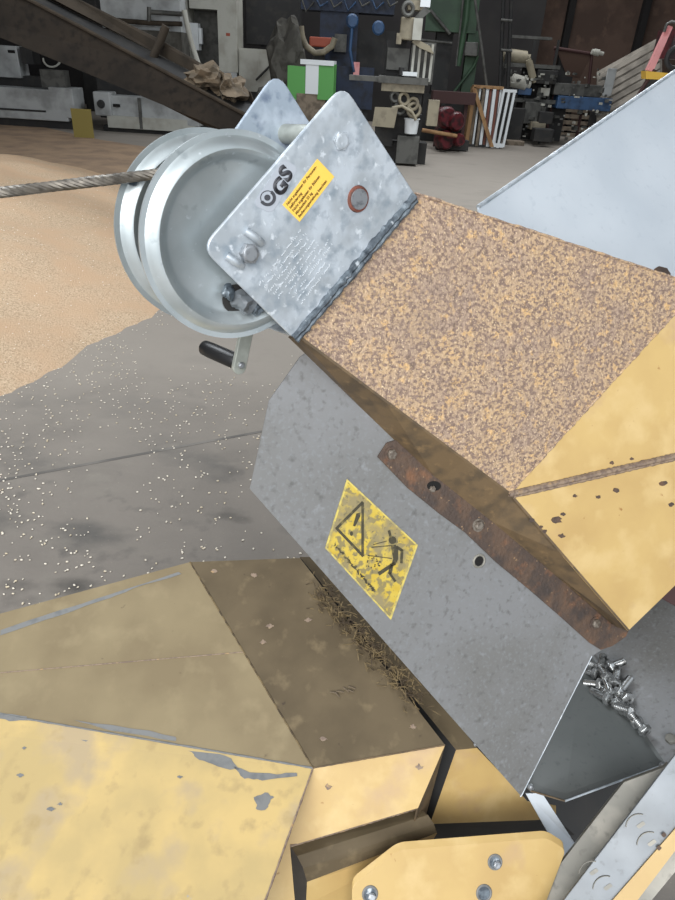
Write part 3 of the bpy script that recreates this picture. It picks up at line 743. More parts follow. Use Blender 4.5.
# ================================================================== FLOOR, SHED
mb = MB(); mb.slab([V((-14, -5, 0)), V((16, -5, 0)), V((16, 32, 0)), V((-14, 32, 0))], V((0, 0, -.1))); struct('floor', mb, 'floor', loc=V((0, 0, 0)))
mb = MB(); mb.slab([V((-14, 27, 0)), V((16, 27, 0)), V((16, 27, 7)), V((-14, 27, 7))], V((0, .2, 0))); wbk = struct('wall_back', mb, 'wallboard', loc=V((0, 0, 0)))
for i in range(12):
    x = -13+i*2.5; mb = MB(); mb.box(V((x, 26.85, 3.5)), .22, .28, 6.99); obj('post', mb, 'wall_dark', wbk)
mb = MB(); mb.slab([V((-14, -5, 0)), V((-14, 32, 0)), V((-14, 32, 7)), V((-14, -5, 7))], V((-.2, 0, 0))); struct('wall_left', mb, 'wall_dark', loc=V((0, 0, 0)))
mb = MB(); mb.slab([V((16, -5, 0)), V((16, 32, 0)), V((16, 32, 7)), V((16, -5, 7))], V((.2, 0, 0))); struct('wall_right', mb, 'wall_dark', loc=V((0, 0, 0)))
mb = MB(); mb.slab([V((-14.2, -1, 7)), V((16.2, -1, 7)), V((16.2, 32.2, 7)), V((-14.2, 32.2, 7))], V((0, 0, .15))); struct('ceiling', mb, 'roof', loc=V((0, 0, 0)))

mb = MB(); mb.slab([V((-13.99, 24.5, 0)), V((5.6, 24.5, 0)), V((5.6, 24.5, 6.99)), V((-13.99, 24.5, 6.99))], V((0, .15, 0))); struct('wall_backdrop', mb, 'wall_dark', loc=V((0, 0, 0)))  # dark sheet added so the rear left reads black
# expansion joint in the floor
mb = MB(); p0, p1 = floor_hit(-120, 503), floor_hit(420, 402); p0.z = p1.z = .001
dd = (p1-p0).normalized(); nn = V((-dd.y, dd.x, 0)); mb.slab([p0-nn*.01, p1-nn*.01, p1+nn*.01, p0+nn*.01], V((0, 0, .0006)))
print('YS', dict(lathe=base_y(150,134), mill=base_y(402,166), red=base_y(452,152), crate=base_y(490,148), timber=base_y(575,137), bed=base_y(40,128)))
struct('trim_1', mb, mat('floor_joint', (96, 93, 89), [((120, 116, 110), 3, .45, .6)], rough=.9))

# grain heap
foot = [(-260, 560), (-120, 470), (0, 398), (30, 383), (62, 367), (92, 345), (121, 332), (150, 318), (175, 296), (190, 262), (200, 225), (170, 196), (110, 178), (46, 172), (-40, 150), (-200, 140), (-420, 200), (-500, 380)]
fw = [floor_hit(*p) for p in foot]; fw = [V((p.x, p.y, 0)) for p in fw]
def inside(x, y):
    c_ = False; n = len(fw)
    for i in range(n):
        p, q = fw[i], fw[i-1]
        if (p.y > y) != (q.y > y) and x < (q.x-p.x)*(y-p.y)/(q.y-p.y)+p.x: c_ = not c_
    return c_
def edist(x, y):
    m = 1e9; P_ = V((x, y, 0))
    for i in range(len(fw)):
        p, q = fw[i], fw[i-1]; dq = q-p; t_ = max(0, min(1, (P_-p).dot(dq)/dq.length_squared)); m = min(m, (P_-(p+dq*t_)).length)
    return m
mb = MB(); gx0, gx1 = min(p.x for p in fw), max(p.x for p in fw); gy0, gy1 = min(p.y for p in fw), max(p.y for p in fw)
st = .075; nx, ny = int((gx1-gx0)/st)+3, int((gy1-gy0)/st)+3; vs = {}
def hgt(x, y):
    if not inside(x, y): return -.02
    e_ = edist(x, y); n = mn.noise(V((x*1.3, y*1.3, 0)))
    h = .75*(1-math.exp(-e_*.55))+.0
    return max(.004, h*(1+.15*n)+.006*mn.noise(V((x*9, y*9, 3))))
for i in range(nx):
    for j in range(ny):
        x, y = gx0-st+i*st, gy0-st+j*st; vs[i, j] = mb.bm.verts.new(V((x, y, hgt(x, y))))
for i in range(nx-1):
    for j in range(ny-1):
        q4 = [vs[i, j], vs[i+1, j], vs[i+1, j+1], vs[i, j+1]]
        if any(v.co.z > 0 for v in q4): mb.bm.faces.new(q4)
for v in list(mb.bm.verts):
    if not v.link_faces: mb.bm.verts.remove(v)
random.seed(2)
heap = obj('grain_heap', mb, 'grain', None, smooth=True, loc=V((gx0/2+gx1/2, gy0/2+gy1/2, 0)))
tag(heap, 'big loose heap of pale brown grain on the floor behind the cable', 'grain', kind='stuff')
# thin layer behind
sp_ = [(-300, 130), (-60, 118), (20, 122), (100, 140), (165, 150), (215, 160), (230, 185), (214, 240), (180, 250), (100, 200), (0, 200), (-200, 200), (-400, 220)]
mb = MB(); mb.slab([floor_hit(*p)+V((0, 0, .006)) for p in sp_], V((0, 0, -.005)))
tag(obj('spilled_grain_layer', mb, 'spill'), 'thin trodden layer of spilled grain behind the big heap', 'grain', kind='stuff')
# scattered kernels
mb = MB(); random.seed(4)
def kern(p, s=.0042):
    r = bmesh.ops.create_icosphere(mb.bm, subdivisions=1, radius=1); a_ = random.uniform(0, math.pi)
    rot = Matrix.Rotation(a_, 3, 'Z')
    for v in r['verts']: v.co = rot @ V((v.co.x*s*1.5, v.co.y*s, v.co.z*s*.8))+p
cnt = 0
while cnt < 1700:
    x, y = random.uniform(-200, 320), random.uniform(300, 640)
    e_ = (y-(398-.47*x))/100.
    dens = math.exp(-max(e_, 0)*1.1)*.9+.12
    if e_ < -.15 or random.random() > dens: continue
    if mn.noise(V((x*.013, y*.013, 2)))+random.random()*.7 < .2: continue
    p = floor_hit(x, y); kern(V((p.x, p.y, .004)), random.uniform(.0022, .0046)); cnt += 1
tag(obj('scattered_grain', mb, 'kernel', loc=V((-.5, 3, 0))), 'pale kernels scattered over the stained concrete floor', 'grain', kind='stuff')
mb = MB(); cnt = 0
while cnt < 900:
    x, y = random.uniform(-30, 190), random.uniform(180, 400)
    p = floor_hit(x, y)
    # march to heap surface
    r_ = ray(x, y); t_ = 2.
    hit = None
    while t_ < 9:
        P_ = CAM+r_*t_
        if P_.z < hgt(P_.x, P_.y): hit = P_; break
        t_ += .03
    cnt += 1
    if hit is None or hit.z < .005: continue
    kern(hit+V((0, 0, .004)), random.uniform(.0025, .0042))
tag(obj('loose_kernels', mb, 'kernel', loc=V((-2, 4, 0))), 'pale loose kernels lying on the slope of the grain heap', 'grain', kind='stuff')

# ================================================================== BACKGROUND
def ppm(Y, x, y):                       # pixels per metre at world depth Y
    return F0/zof(onY(x, y, Y))
def px_box(mb, x0, y0, x1, y1, Y, dep=.4, yaw=0.):
    """upright box whose front covers that pixel rectangle at ground distance Y"""
    pb = onY((x0+x1)/2, y1, Y); pt = onY((x0+x1)/2, y0, Y)
    s = ppm(Y, (x0+x1)/2, (y0+y1)/2)
    w = (x1-x0)/s; h = max(pt.z-pb.z, .01)
    uy = V((math.sin(yaw), math.cos(yaw), 0)); ux = V((math.cos(yaw), -math.sin(yaw), 0))
    mb.box(V((pb.x, Y, pb.z+h/2))+uy*dep/2, w, dep, h, ux, uy)
    return mb
def pbx(name, x0, y0, x1, y1, Y, m, parent=None, dep=.4, yaw=0., bev=0):
    mb = MB(); px_box(mb, x0, y0, x1, y1, Y, dep, yaw); return obj(name, mb, m, parent, bev=bev)
def ptube(name, pts, Y, rpx, m, parent=None, smooth=True):
    P_ = [onY(p[0], p[1], p[2] if len(p) > 2 else Y) for p in pts]; s = ppm(Y, *pts[0][:2])
    mb = MB(); mb.tube(P_, rpx/s, 10); return obj(name, mb, m, parent, smooth=smooth)
def base(x, y): p = floor_hit(x, y); return V((p.x, p.y, 0)), p.y

# --- inclined conveyor
Yc = 7.2
cvy = thing('inclined_conveyor', V((-2, Yc, 0)), 'long brown inclined conveyor trough rising to the upper left', 'conveyor')
def quad(pts, off, name, m, parent):
    mb = MB(); mb.slab([onY(*p) for p in pts], off); return obj(name, mb, m, parent)
quad([(-90, -56, 8.2), (32, 0, 7.9), (153, 64, 7.5), (250, 116, 7.1), (262, 140, 7.1), (228, 132, 7.1), (203, 125, 7.3), (149, 98, 7.5), (64, 64, 7.9), (-90, 0, 8.2)], V((0, .05, 0)), 'side_board', 'trough', cvy)
mb = MB(); mb.tube([onY(-90, -56, 8.18), onY(32, 1, 7.88), onY(153, 65, 7.48), onY(250, 117, 7.08)], .018, 6); obj('rim', mb, 'trough_rim', cvy)
quad([(-60, -90, 8.5), (64, -8, 8.4), (160, 40, 8.0), (250, 92, 7.6), (255, 104, 7.6), (160, 55, 8.0), (58, 4, 8.4), (-60, -60, 8.5)], V((0, .05, 0)), 'far_board', 'trough_rim', cvy)
quad([(-60, -60, 8.5), (58, 4, 8.38), (160, 56, 7.98), (255, 105, 7.58), (250, 118, 7.15), (153, 70, 7.55), (32, 8, 7.95), (-60, -40, 8.2)], V((0, .01, -.04)), 'belt', 'dark', cvy)
ptube('strut', [(151, 62), (160, 42), (166, 26)], 7.9, 4, 'trough_rim', cvy)
ptube('strut', [(232, 118, 7.2), (228, 170, 7.2)], 7.2, 6, 'trough', cvy)
mb = MB(); pz = onY(236, 118, 7.2); mb.box(V((pz.x, pz.y+.1, pz.z/2)), .1, .1, pz.z); obj('leg', mb, 'trough', cvy)

# --- white machines below
Ym = 8.6
b0, Yb = base(40, 128); 
ma = thing('machine_bed', V((b0.x, Yb, 0)), 'long grey-white machine bed lying under the conveyor at far left', 'machine')
pbx('bed', -60, 87, 70, 118, Yb, 'greywhite', ma, .6, .02, .02); pbx('end_block', 52, 88, 76, 118, Yb-.03, 'greywhite', ma, .66, .02, .02)
pbx('plinth', -60, 117, 74, 130, Yb+.1, 'dark', ma, .4)
pbx('motor_stand', 42, 70, 66, 88, Yb+.1, 'greymetal', ma, .3); pbx('groove', -60, 108, 70, 110, Yb-.02, 'dark', ma, .05)
Yb2 = Yb+.9
mbx = thing('control_cabinet', V((onY(5, 78, Yb2).x, Yb2, 0)), 'grey-white machine head with dark label under the conveyor', 'machine')
pbx('cabinet_body', -60, 44, 22, 76, Yb2, 'greywhite', mbx, .5, 0, .02); pbx('knob_block', 22, 47, 34, 64, Yb2-.02, 'dark', mbx, .4)
pbx('label_plate', 8, 50, 15, 53, Yb2-.015, 'hole', mbx, .02); pbx('lower_body', -60, 74, 50, 90, Yb2+.1, 'dark', mbx, .4); 
mb = MB(); pz = onY(10, 88, Yb2+.2); mb.box(V((pz.x, Yb2+.35, pz.z/2)), .6, .3, pz.z); obj('stand', mb, 'dark', mbx)
mb = MB(); mb.tube([onY(46+9*math.cos(R(t_))+6, 58+9*math.sin(R(t_)), Yb2-.05) for t_ in range(180, -10, -20)][::1], .022, 8)
pz = onY(52, 50, Yb2)
o = obj('lifting_hook', mb, 'white', mbx, smooth=True)
b1, Yd = base(150, 134)
mc = thing('lathe_machine', V((b1.x, Yd, 0)), 'grey-white machine with round knob beneath the conveyor, behind the winch', 'machine')
pbx('headstock', 95, 92, 112, 116, Yd-.05, 'greywhite', mc, .5, 0, .03); pbx('bed', 108, 98, 200, 124, Yd, 'greywhite', mc, .5, .05, .02); pbx('lower_bed', 108, 118, 196, 130, Yd-.04, 'white', mc, .5)
pbx('plinth', 104, 128, 196, 137, Yd+.06, 'dark', mc, .4)
pbx('label_plate', 113, 104, 120, 107, Yd-.02, 'hole', mc, .02); pbx('recess', 140, 98, 143, 129, Yd-.05, 'greymetal', mc, .03)
p = onY(101, 104, Yd-.07); mb = MB(); mb.cyl(p, p+V((0, -.06, 0)), .09, .075, 20); obj('knob', mb, 'dark', mc, smooth=True)
b2, Ye = base(84, 138)
mb = MB(); px_box(mb, 74, 107, 94, 136, Ye, .02); o = obj('yellow_board', mb, mat('ochre_board', (140, 126, 66), rough=.7)); tag(o, 'small ochre yellow board standing between the two white machines', 'board')
o.location.z = .001

# --- white cabinet with recess
Yw = 18.8
def gz(o_x, o_y, Y): return onY(o_x, o_y, Y)
wc = thing('electrical_cabinet', V((onY(210, 90, Yw).x, Yw, 0)), 'tall white cabinet with a recessed bay behind the conveyor', 'cabinet')
pbx('side_panel', 180, -40, 191, 70, Yw, 'white', wc, 1.0); pbx('side_panel', 219, -40, 238, 72, Yw, 'white', wc, 1.0)
pbx('top_panel', 189, -40, 221, 9, Yw+.01, 'white', wc, .95); pbx('back_panel', 189, 8, 220, 72, Yw+.75, 'greymetal', wc, .2)
pbx('lower_panel', 180, 66, 238, 110, Yw+.02, 'greywhite', wc, .9); ib = pbx('junction_box', 190, 23, 199, 50, Yw+.1, 'white2', wc, .3); pbx('handle', 199, 28, 202, 44, Yw+.1, 'white2', wc, .15)
pbx('label_plate', 226, 33, 230, 36, Yw-.01, 'orange', wc, .02)
mb = MB(); pz = onY(209, 108, Yw); mb.box(V((pz.x, Yw+.5, pz.z/2)), .9, .8, max(pz.z, .02)); obj('plinth', mb, 'dark', wc)
Yk = 17.6
kb = thing('concrete_block_machine', V((onY(140, 90, Yk).x, Yk, 0)), 'dirty grey block-shaped machine with a pipe rail above the conveyor', 'machine')
pbx('body', 102, -30, 182, 30, Yk+.3, 'greywhite', kb, .6); pbx('lower_body', 112, 30, 184, 70, Yk+.1, 'tarp', kb, .8); pbx('base', 100, 68, 186, 120, Yk+.15, 'dark', kb, .7)
ptube('pipe_rail', [(112, 20), (150, 23), (182, 24)], Yk, 2.2, 'trough_rim', kb); ptube('pipe_rail', [(150, 12), (182, 14)], Yk+.05, 2.2, 'greymetal', kb); ptube('rail_post', [(149, 7), (149, 24)], Yk, 2, 'greymetal', kb)
ptube('diagonal_rail', [(184, 10, Yk-.1), (191, 42, Yk-.1), (199, 66, Yk-.1)], Yk, 2.6, 'white', kb)
mb = MB(); pz = onY(140, 118, Yk); mb.box(V((pz.x, Yk+.5, .25)), 1.2, .6, .5); obj('plinth', mb, 'dark', kb)
# sacks on conveyor
for i, (x, y, sx, sy, lbl) in enumerate(((206, 78, .24, .11, 'crumpled brown sack lying on the conveyor, left of another'), (229, 89, .2, .13, 'crumpled pale sack lying on the conveyor end, nearest the winch'))):
    mb = MB(); mb.blob(onY(x, y, 7.55), sx*.8, .22, sy, 3, .9, 2.2); tag(obj('crumpled_sack', mb, 'sack'), lbl, 'sack', 'sacks on the conveyor')
# low beige cabinet
Yl = 18.9
lc = thing('low_cupboard', V((onY(256, 90, Yl).x, Yl, 0)), 'low pale two-door cupboard right of the white cabinet', 'cupboard')
pbx('cupboard_body', 239, 49, 278, 92, Yl+.02, 'white', lc, .5); pbx('door', 240, 50, 258, 79, Yl, 'white', lc, .03); pbx('door', 260, 52, 277, 80, Yl, 'white', lc, .03)
mb = MB(); pz = onY(258, 91, Yl); mb.box(V((pz.x, Yl+.3, pz.z/2)), .7, .45, max(pz.z, .03)); obj('plinth', mb, 'dark', lc)
ptube('brace_rod', [(256, 80), (276, 60)], 18.7, 1., 'dark', lc)
# tarpaulin heap
def rest(x, y, Y): return onY(x, y, Y)
Yt = 17.6
mb = MB()
pz = onY(285, 62, Yt); mb.blob(pz, .4, .3, .8, 3, .5, 2.); pz = onY(276, 84, Yt); mb.blob(V((pz.x, Yt, .5)), .55, .35, .7, 3, .5, 2.)
tag(obj('tarpaulin_bundle', mb, 'tarp'), 'upright bundle of grey tarpaulin left of the green crate', 'tarpaulin')
Yg = 16.6
gc = thing('green_crate', V((onY(311, 90, Yg).x, Yg, 0)), 'bright green and white box standing behind the winch plates', 'crate')
pbx('green_box', 287, 66, 306, 100, Yg+.05, 'green', gc, .35, .1); pbx('white_strip', 305, 60, 318, 94, Yg, 'white2', gc, .4, .1); pbx('green_box', 317, 64, 333, 100, Yg-.02, 'green', gc, .4, .1); pbx('white_lid', 300, 60, 334, 65, Yg-.03, 'white2', gc, .42, .1)
mb = MB(); pz = onY(311, 94, Yg); mb.box(V((pz.x, Yg+.2, pz.z/2)), .65, .35, pz.z); obj('pallet_block', mb, 'oldwood', gc)
# chute ring
Yr = 18.3
mb = MB(); mb.tube([onY(x, y, Yr) for x, y in ((301, 26), (302, 36), (306, 46), (315, 53), (324, 52), (332, 46), (335, 38))], .07, 10)
cth = thing('feed_chute', V((onY(318, 90, Yr).x, Yr, 0)), 'curved cream chute ring with an orange-red housing above the green crate', 'machine part')
obj('chute_ring', mb, 'cream', cth, smooth=True)
mb = MB(); px_box(mb, 309, 37, 332, 47, Yr+.2, .3); lab(obj('housing', mb, 'orange', cth, bev=.03), 'orange-red housing')
mb = MB(); pz = onY(318, 50, Yr); mb.box(V((pz.x, Yr+.35, pz.z/2)), .3, .2, pz.z); obj('stand', mb, 'dark', cth)
# blue machine
Yq = 19.0
bm_ = thing('blue_press', V((onY(340, 90, Yq).x, Yq, 0)), 'dark blue machine with round blue handwheels left of the drill press', 'machine')
pbx('frame', 318, -20, 356, 70, Yq+.3, 'darkblue', bm_, .8); pbx('base', 312, 66, 372, 108, Yq+.1, 'darkblue', bm_, 1.)
pbx('head', 300, -30, 395, 12, Yq+.2, 'darkblue', bm_, .8); pbx('body', 352, 30, 392, 80, Yq+.6, 'dark', bm_, .8); pbx('control_box', 334, 34, 346, 52, Yq, 'greymetal', bm_, .2)
mb = MB(); pz = onY(345, 106, Yq); mb.box(V((pz.x, Yq+.6, pz.z/2)), 1.2, .8, max(.02, pz.z)); obj('plinth', mb, 'dark', bm_)
for (x, y, r_) in ((352, 21, 6), (378, 28, 6)):
    p = onY(x, y, Yq-.1); s = ppm(Yq, x, y); mb = MB(); mb.lathe([(0, 0), (r_/s, 0), (r_*1.05/s, .04), (r_*.8/s, .08), (0, .08)], p, V((.2, -1, 0)), 24); obj('handwheel', mb, 'blue', bm_, smooth=True)
ptube('lever', [(352, 28), (350, 50), (354, 72)], Yq-.1, 1.6, 'blue', bm_)
pbx('lever_grip', 353, 62, 359, 76, Yq-.12, 'pink', bm_, .05)
for i in range(7):
    ptube('hose', [(300+i*14, -6), (306+i*14, 6+random.random()*6), (314+i*14, 2)], Yq, .9, 'blue' if i % 2 else 'greymetal', bm_)
# drill press / milling machine
b3, Yp = base(402, 166)
dp = thing('milling_machine', V((b3.x, Yp, 0)), 'tall cream and grey milling machine with work table and white bucket', 'machine')
pbx('head', 399, 17, 416, 40, Yp, 'cream', dp, .5, .1, .02); pbx('motor', 412, 18, 421, 40, Yp-.05, 'white', dp, .3); pbx('spindle', 396, 33, 401, 44, Yp-.03, 'cream', dp, .1)
pbx('upper_head', 408, 0, 424, 10, Yp+.02, 'cream', dp, .4); pbx('white_panel', 420, -14, 430, 7, Yp-.02, 'white2', dp, .3)
mb = MB(); mb.slab([onY(x, y, Yp-.01) for x, y in ((415, 17), (424, 7), (431, 11), (418, 22))], V((0, .2, 0))); obj('hood', mb, 'greymetal', dp)
p = onY(408, 9, Yp-.05); mb = MB(); mb.torus(p, V((.3, -1, 0)), .095, .035, 24, 8); obj('pulley', mb, 'greymetal', dp, smooth=True)
pbx('column', 384, 40, 404, 78, Yp+.3, 'dark', dp, .4); pbx('control_panel', 386, 48, 408, 70, Yp+.2, 'greymetal', dp, .15)
for x in (411, 417, 423, 429): pbx('guide_rail', x-1.2, 44, x+1.2, 82, Yp+.1, 'white', dp, .06)
pbx('guide_block', 408, 42, 432, 84, Yp+.18, 'greymetal', dp, .3)
mb = MB(); mb.slab([onY(x, y, Yp) for x, y in ((415, 38), (430, 46), (434, 54), (420, 48), (412, 42))], V((0, .2, 0))); obj('cover_cap', mb, 'cream', dp)
pbx('work_table', 378, 77, 428, 84, Yp-.15, 'greymetal', dp, .8, .05); pbx('table_bed', 381, 84, 424, 92, Yp-.1, 'cream', dp, .6, .05); pbx('side_table', 349, 76, 384, 81, Yp+.0, 'greymetal', dp, .5)
p = onY(401, 75, Yp-.1); mb = MB(); mb.cyl(p, p+V((0, 0, .12)), .06, .05, 16); obj('vice', mb, 'dark', dp)
pbx('angle_plate', 402, 72, 417, 76, Yp-.15, 'white2', dp, .3)
pbx('knee', 390, 92, 420, 116, Yp+.05, 'dark', dp, .5); 
for (x, y, r_) in ((395, 97, 4), (404, 99, 5), (413, 104, 5), (414, 110, 6), (400, 108, 5)):
    p = onY(x, y, Yp-.05); s = ppm(Yp, x, y); mb = MB(); mb.torus(p, V((random.uniform(-.5, .5), -1, .2)), r_/s, 1.6/s, 20, 6); obj('gear', mb, 'cream' if x > 400 else 'greymetal', dp, smooth=True)
ptube('hose', [(392, 108), (402, 106), (412, 112), (416, 120)], Yp-.1, 1.6, 'cream', dp)
mb = MB(); mb.slab([onY(x, y, Yp-.25) for x, y in ((375, 107), (398, 108), (394, 128), (372, 126))], V((0, .04, 0))); obj('cream_plate', mb, 'cream', dp)
pbx('base_box', 395, 136, 417, 164, Yp, 'greymetal', dp, .5, .05, .01); pbx('lower_frame', 386, 114, 420, 140, Yp+.25, 'dark', dp, .4)
pbx('lower_leg', 374, 126, 392, 146, Yp+.2, 'dark', dp, .3); pbx('side_cover', 426, 100, 437, 126, Yp+.1, 'cream', dp, .2)
mb = MB(); px_box(mb, 376, 142, 425, 163, Yp+.4, .4); obj('foot', mb, 'dark', dp)
p = onY(411, 134, Yp-.02); s = ppm(Yp, 411, 128)
bk_ = thing('white_bucket', p, 'small white bucket standing on the milling machine base', 'bucket')
mb = MB(); mb.lathe([(0, 0), (6.3/s, 0), (7.3/s, 13.5/s), (6.9/s, 13.5/s), (6/s, .01), (0, .01)], p+V((0, .1, 0)), V((0, 0, 1)), 24); obj('pail', mb, 'white2', bk_, smooth=True)
mb = MB(); mb.torus(p+V((0, .1, 13.2/s)), V((0, 0, 1)), 7.4/s, .7/s, 24, 6); obj('rim', mb, 'white2', bk_, smooth=True)
# red machine
b4, Yx = base(452, 152)
rm = thing('red_motor', V((b4.x, Yx, 0)), 'red round motor unit on the floor between milling machine and glazed crate', 'motor')
for (x, y, r_) in ((446, 118, 10), (455, 122, 9), (445, 140, 9), (458, 140, 6)):
    mb = MB(); p = onY(x, y, Yx+.1); s = ppm(Yx, x, y); mb.lathe([(0, 0), (r_*.7/s, 0), (r_/s, .06), (r_/s, .28), (r_*.8/s, .34), (0, .34)], p+V((-.1, 0, 0)), V((.4, -1, .1)), 24); obj('housing', mb, 'red', rm, smooth=True)
for i in range(5): pbx('cooling_fin', 437+i*5, 112, 439+i*5, 128, Yx-.05, 'red', rm, .08)
pbx('base_frame', 436, 140, 468, 150, Yx+.2, 'dark', rm, .3)
o = ptube('timber_bar', [(422, 130), (457, 136)], Yx-.3, 1.8, 'wood'); tag(o, 'pale timber bar sticking out in front of the red motor', 'timber')
mb = MB(); px_box(mb, 432, 92, 475, 104, Yx+.8, .5); pz = onY(453, 104, Yx+.8)
mb.box(V((pz.x-.3, Yx+1.0, pz.z/2)), .08, .08, pz.z); mb.box(V((pz.x+.35, Yx+1.0, pz.z/2)), .08, .08, pz.z)
o = obj('steel_bench', mb, 'dkred'); tag(o, 'dark red steel bench behind the red motor', 'bench')
# green press
Yn = Yx+2.2
gm = thing('green_press', V((onY(455, 90, Yn).x, Yn, 0)), 'tall dark green machine column behind the red motor', 'machine')
pbx('frame', 424, -60, 476, 32, Yn, 'dkgreen', gm, .8, .1); pbx('column', 430, 30, 446, 98, Yn+.3, 'dark', gm, .4); pbx('column', 460, 30, 472, 98, Yn, 'dkgreen', gm, .3)
ptube('green_post', [(472, -40), (466, 20), (458, 66)], Yn-.15, 3, 'dkgreen', gm); ptube('pale_post', [(467, -40), (461, 20), (456, 66)], Yn-.2, 1, 'greymetal', gm)
ptube('brace', [(430, 10), (440, 22), (450, 34)], Yn-.1, 1.6, 'greymetal', gm); ptube('crossbar', [(420, 40), (452, 43)], Yn-.1, 1.2, 'greymetal', gm)
pbx('gearbox', 464, 42, 477, 56, Yn-.3, 'greymetal', gm, .3, .1, .02)
mb = MB(); pz = onY(451, 96, Yn); mb.box(V((pz.x, Yn+.4, pz.z/2)), 1.4, .7, pz.z); obj('plinth', mb, 'dark', gm)
ptube('prop', [(448, 100), (474, 66), (478, 56)], Yn-.1, 1.4, 'dkgreen', gm)
# crate of glazed frames
b5, Yz = base(490, 148)
ct = thing('frame_crate', V((b5.x, Yz, 0)), 'upright crate packed with white and brown window frames', 'crate')
def bar2(x0, y0, x1, y1, w_, Y, m, name, dz=.05):
    a_, b_ = onY(x0, y0, Y), onY(x1, y1, Y); s = ppm(Y, x0, y0); ww = V((w_/s, 0, 0))
    mb = MB(); mb.slab([a_, a_+ww, b_+ww, b_], V((0, dz, 0))); return obj(name, mb, m, ct)
for i, (m, w_) in enumerate((('wood', 3.6), ('sack', 3), ('white2', 1.8), ('oldwood', 2.6), ('white2', 2.8), ('bolt_rust', 2.4), ('white2', 3.2), ('bolt_rust', 2.6), ('white2', 2))):
    x = 473+i*3.4; bar2(x, 87+.2*i, x-8.5+.2*i, 146+.1*i, w_, Yz+.04*(i % 3), m, 'slat', .35)
mb = MB(); mb.slab([onY(x, y, Yz+.22) for x, y in ((475, 89), (515, 92), (500, 147), (466, 145))], V((0, .6, 0))); obj('packed_frames', mb, 'dark', ct)
for x in (503, 508.5, 514): bar2(x, 90, x-12, 148 if x < 514 else 147, 2.4, Yz-.04, 'white2', 'frame_bar')
bar2(503, 89, 503, 92, 14, Yz-.045, 'white2', 'frame_bar'); bar2(490.5, 143, 490, 147, 13, Yz-.045, 'white2', 'frame_bar')
bar2(472, 88, 490, 147, 4.2, Yz-.1, 'wood', 'diagonal_brace', .04)
bar2(474, 85, 474, 88, 30, Yz+.0, 'wood', 'top_rail', .3)
pbx('base', 466, 145, 500, 149, Yz+.02, 'dark', ct, .5)
# leaning pole and mast
o = ptube('steel_pole', [(472, -60), (475, 0), (482, 50), (487, 88)], Yz+.3, 1.5, 'greymetal'); tag(o, 'thin grey pole rising behind the window-frame crate', 'pole')
mst = thing('forklift_mast', V((onY(503, 100, Yz+1.5).x, Yz+1.5, 0)), 'dark tall lifting mast behind the window-frame crate', 'mast')
for x in (500, 508):
    mb = MB(); p0, p1 = onY(x+6, -60, Yz+1.5), onY(x, 85, Yz+1.5); mb.tube([V((p1.x, p1.y, .0)), p1, p0], .05, 6); obj('mast_rail', mb, 'dark', mst)
for y in (20, 50): ptube('crossbar', [(501, y), (512, y+1)], Yz+1.45, 1.3, 'greymetal', mst)
# clutter group on right
def simple(name, x0, y0, x1, y1, Y, m, label, cat, dep=.4, yaw=0, group=None):
    mb = MB(); px_box(mb, x0, y0, x1, y1, Y, dep, yaw); return tag(obj(name, mb, m, bev=.015), label, cat, group)
Ys = Yz+2.0
bn = thing('steel_shelving', V((onY(545, 110, Ys).x, Ys, 0)), 'dark cluttered steel rack right of the window-frame crate', 'rack')
pbx('shelf', 508, 64, 560, 68, Ys, 'greymetal', bn, .9); pbx('shelf', 508, 99, 562, 103, Ys, 'greymetal', bn, .9); pbx('shelf', 512, 36, 552, 39, Ys+.6, 'greymetal', bn, .3)
for x in (509, 535, 559): 
    mb = MB(); p = onY(x, 40, Ys+.05); mb.box(V((p.x, Ys+.05, p.z/2)), .06, .06, p.z); obj('upright', mb, 'dark', bn)
pbx('back_panel', 510, 66, 560, 140, Ys+.6, 'dark', bn, .1)
def part_cyl(name, x0, y0, x1, y1, Y, rpx, m, label, cat):
    P_ = [onY(x0, y0, Y), onY(x1, y1, Y)]; s = ppm(Y, x0, y0); mb = MB()
    mb.cyl(P_[0], P_[1], rpx/s, n=20); ax_ = (P_[1]-P_[0]).normalized(); mb.cyl(P_[1], P_[1]+ax_*.12, rpx*.6/s, n=16); mb.cyl(P_[0]-ax_*.06, P_[0], rpx*.8/s, n=16)
    return tag(obj(name, mb, m, smooth=True), label, cat)
part_cyl('electric_motor', 505, 55, 526, 58, Ys+.2, 6, 'cream', 'pale cylindrical motor on the rack top shelf', 'motor')
part_cyl('white_pump', 512, 80, 526, 84, Ys-.1, 6, 'white', 'white pump body on the middle of the rack', 'pump')
part_cyl('pale_elbow_pipe', 529, 62, 533, 78, Ys-.1, 3.5, 'cream', 'pale upright pipe elbow in the middle of the rack', 'pipe')
simple('blue_motor_box', 518, 88, 531, 95, Ys-.15, 'blue', 'small blue box beneath the white pump on the rack', 'box')
simple('dark_gearbox', 536, 70, 556, 84, Ys-.1, 'dark', 'black gearbox on the rack below the brown hopper', 'gearbox')
simple('white_drum', 540, 88, 549, 96, Ys-.1, 'white', 'small white tub on the middle rack shelf', 'tub')
simple('grey_engine', 522, 102, 540, 124, Ys-.3, 'greymetal', 'grey engine block standing on the floor before the rack', 'engine')
simple('scrap_engine', 505, 108, 520, 142, Ys-.6, 'dark', 'dark scrap engine on a pallet right beside the window-frame crate', 'engine')
simple('black_battery', 538, 112, 552, 124, Ys-.5, 'dark', 'black battery case on the stacked timber', 'battery')
simple('cream_valve_box', 530, 122, 545, 130, Ys-.5, 'cream', 'cream valve box low in front of the rack', 'box')
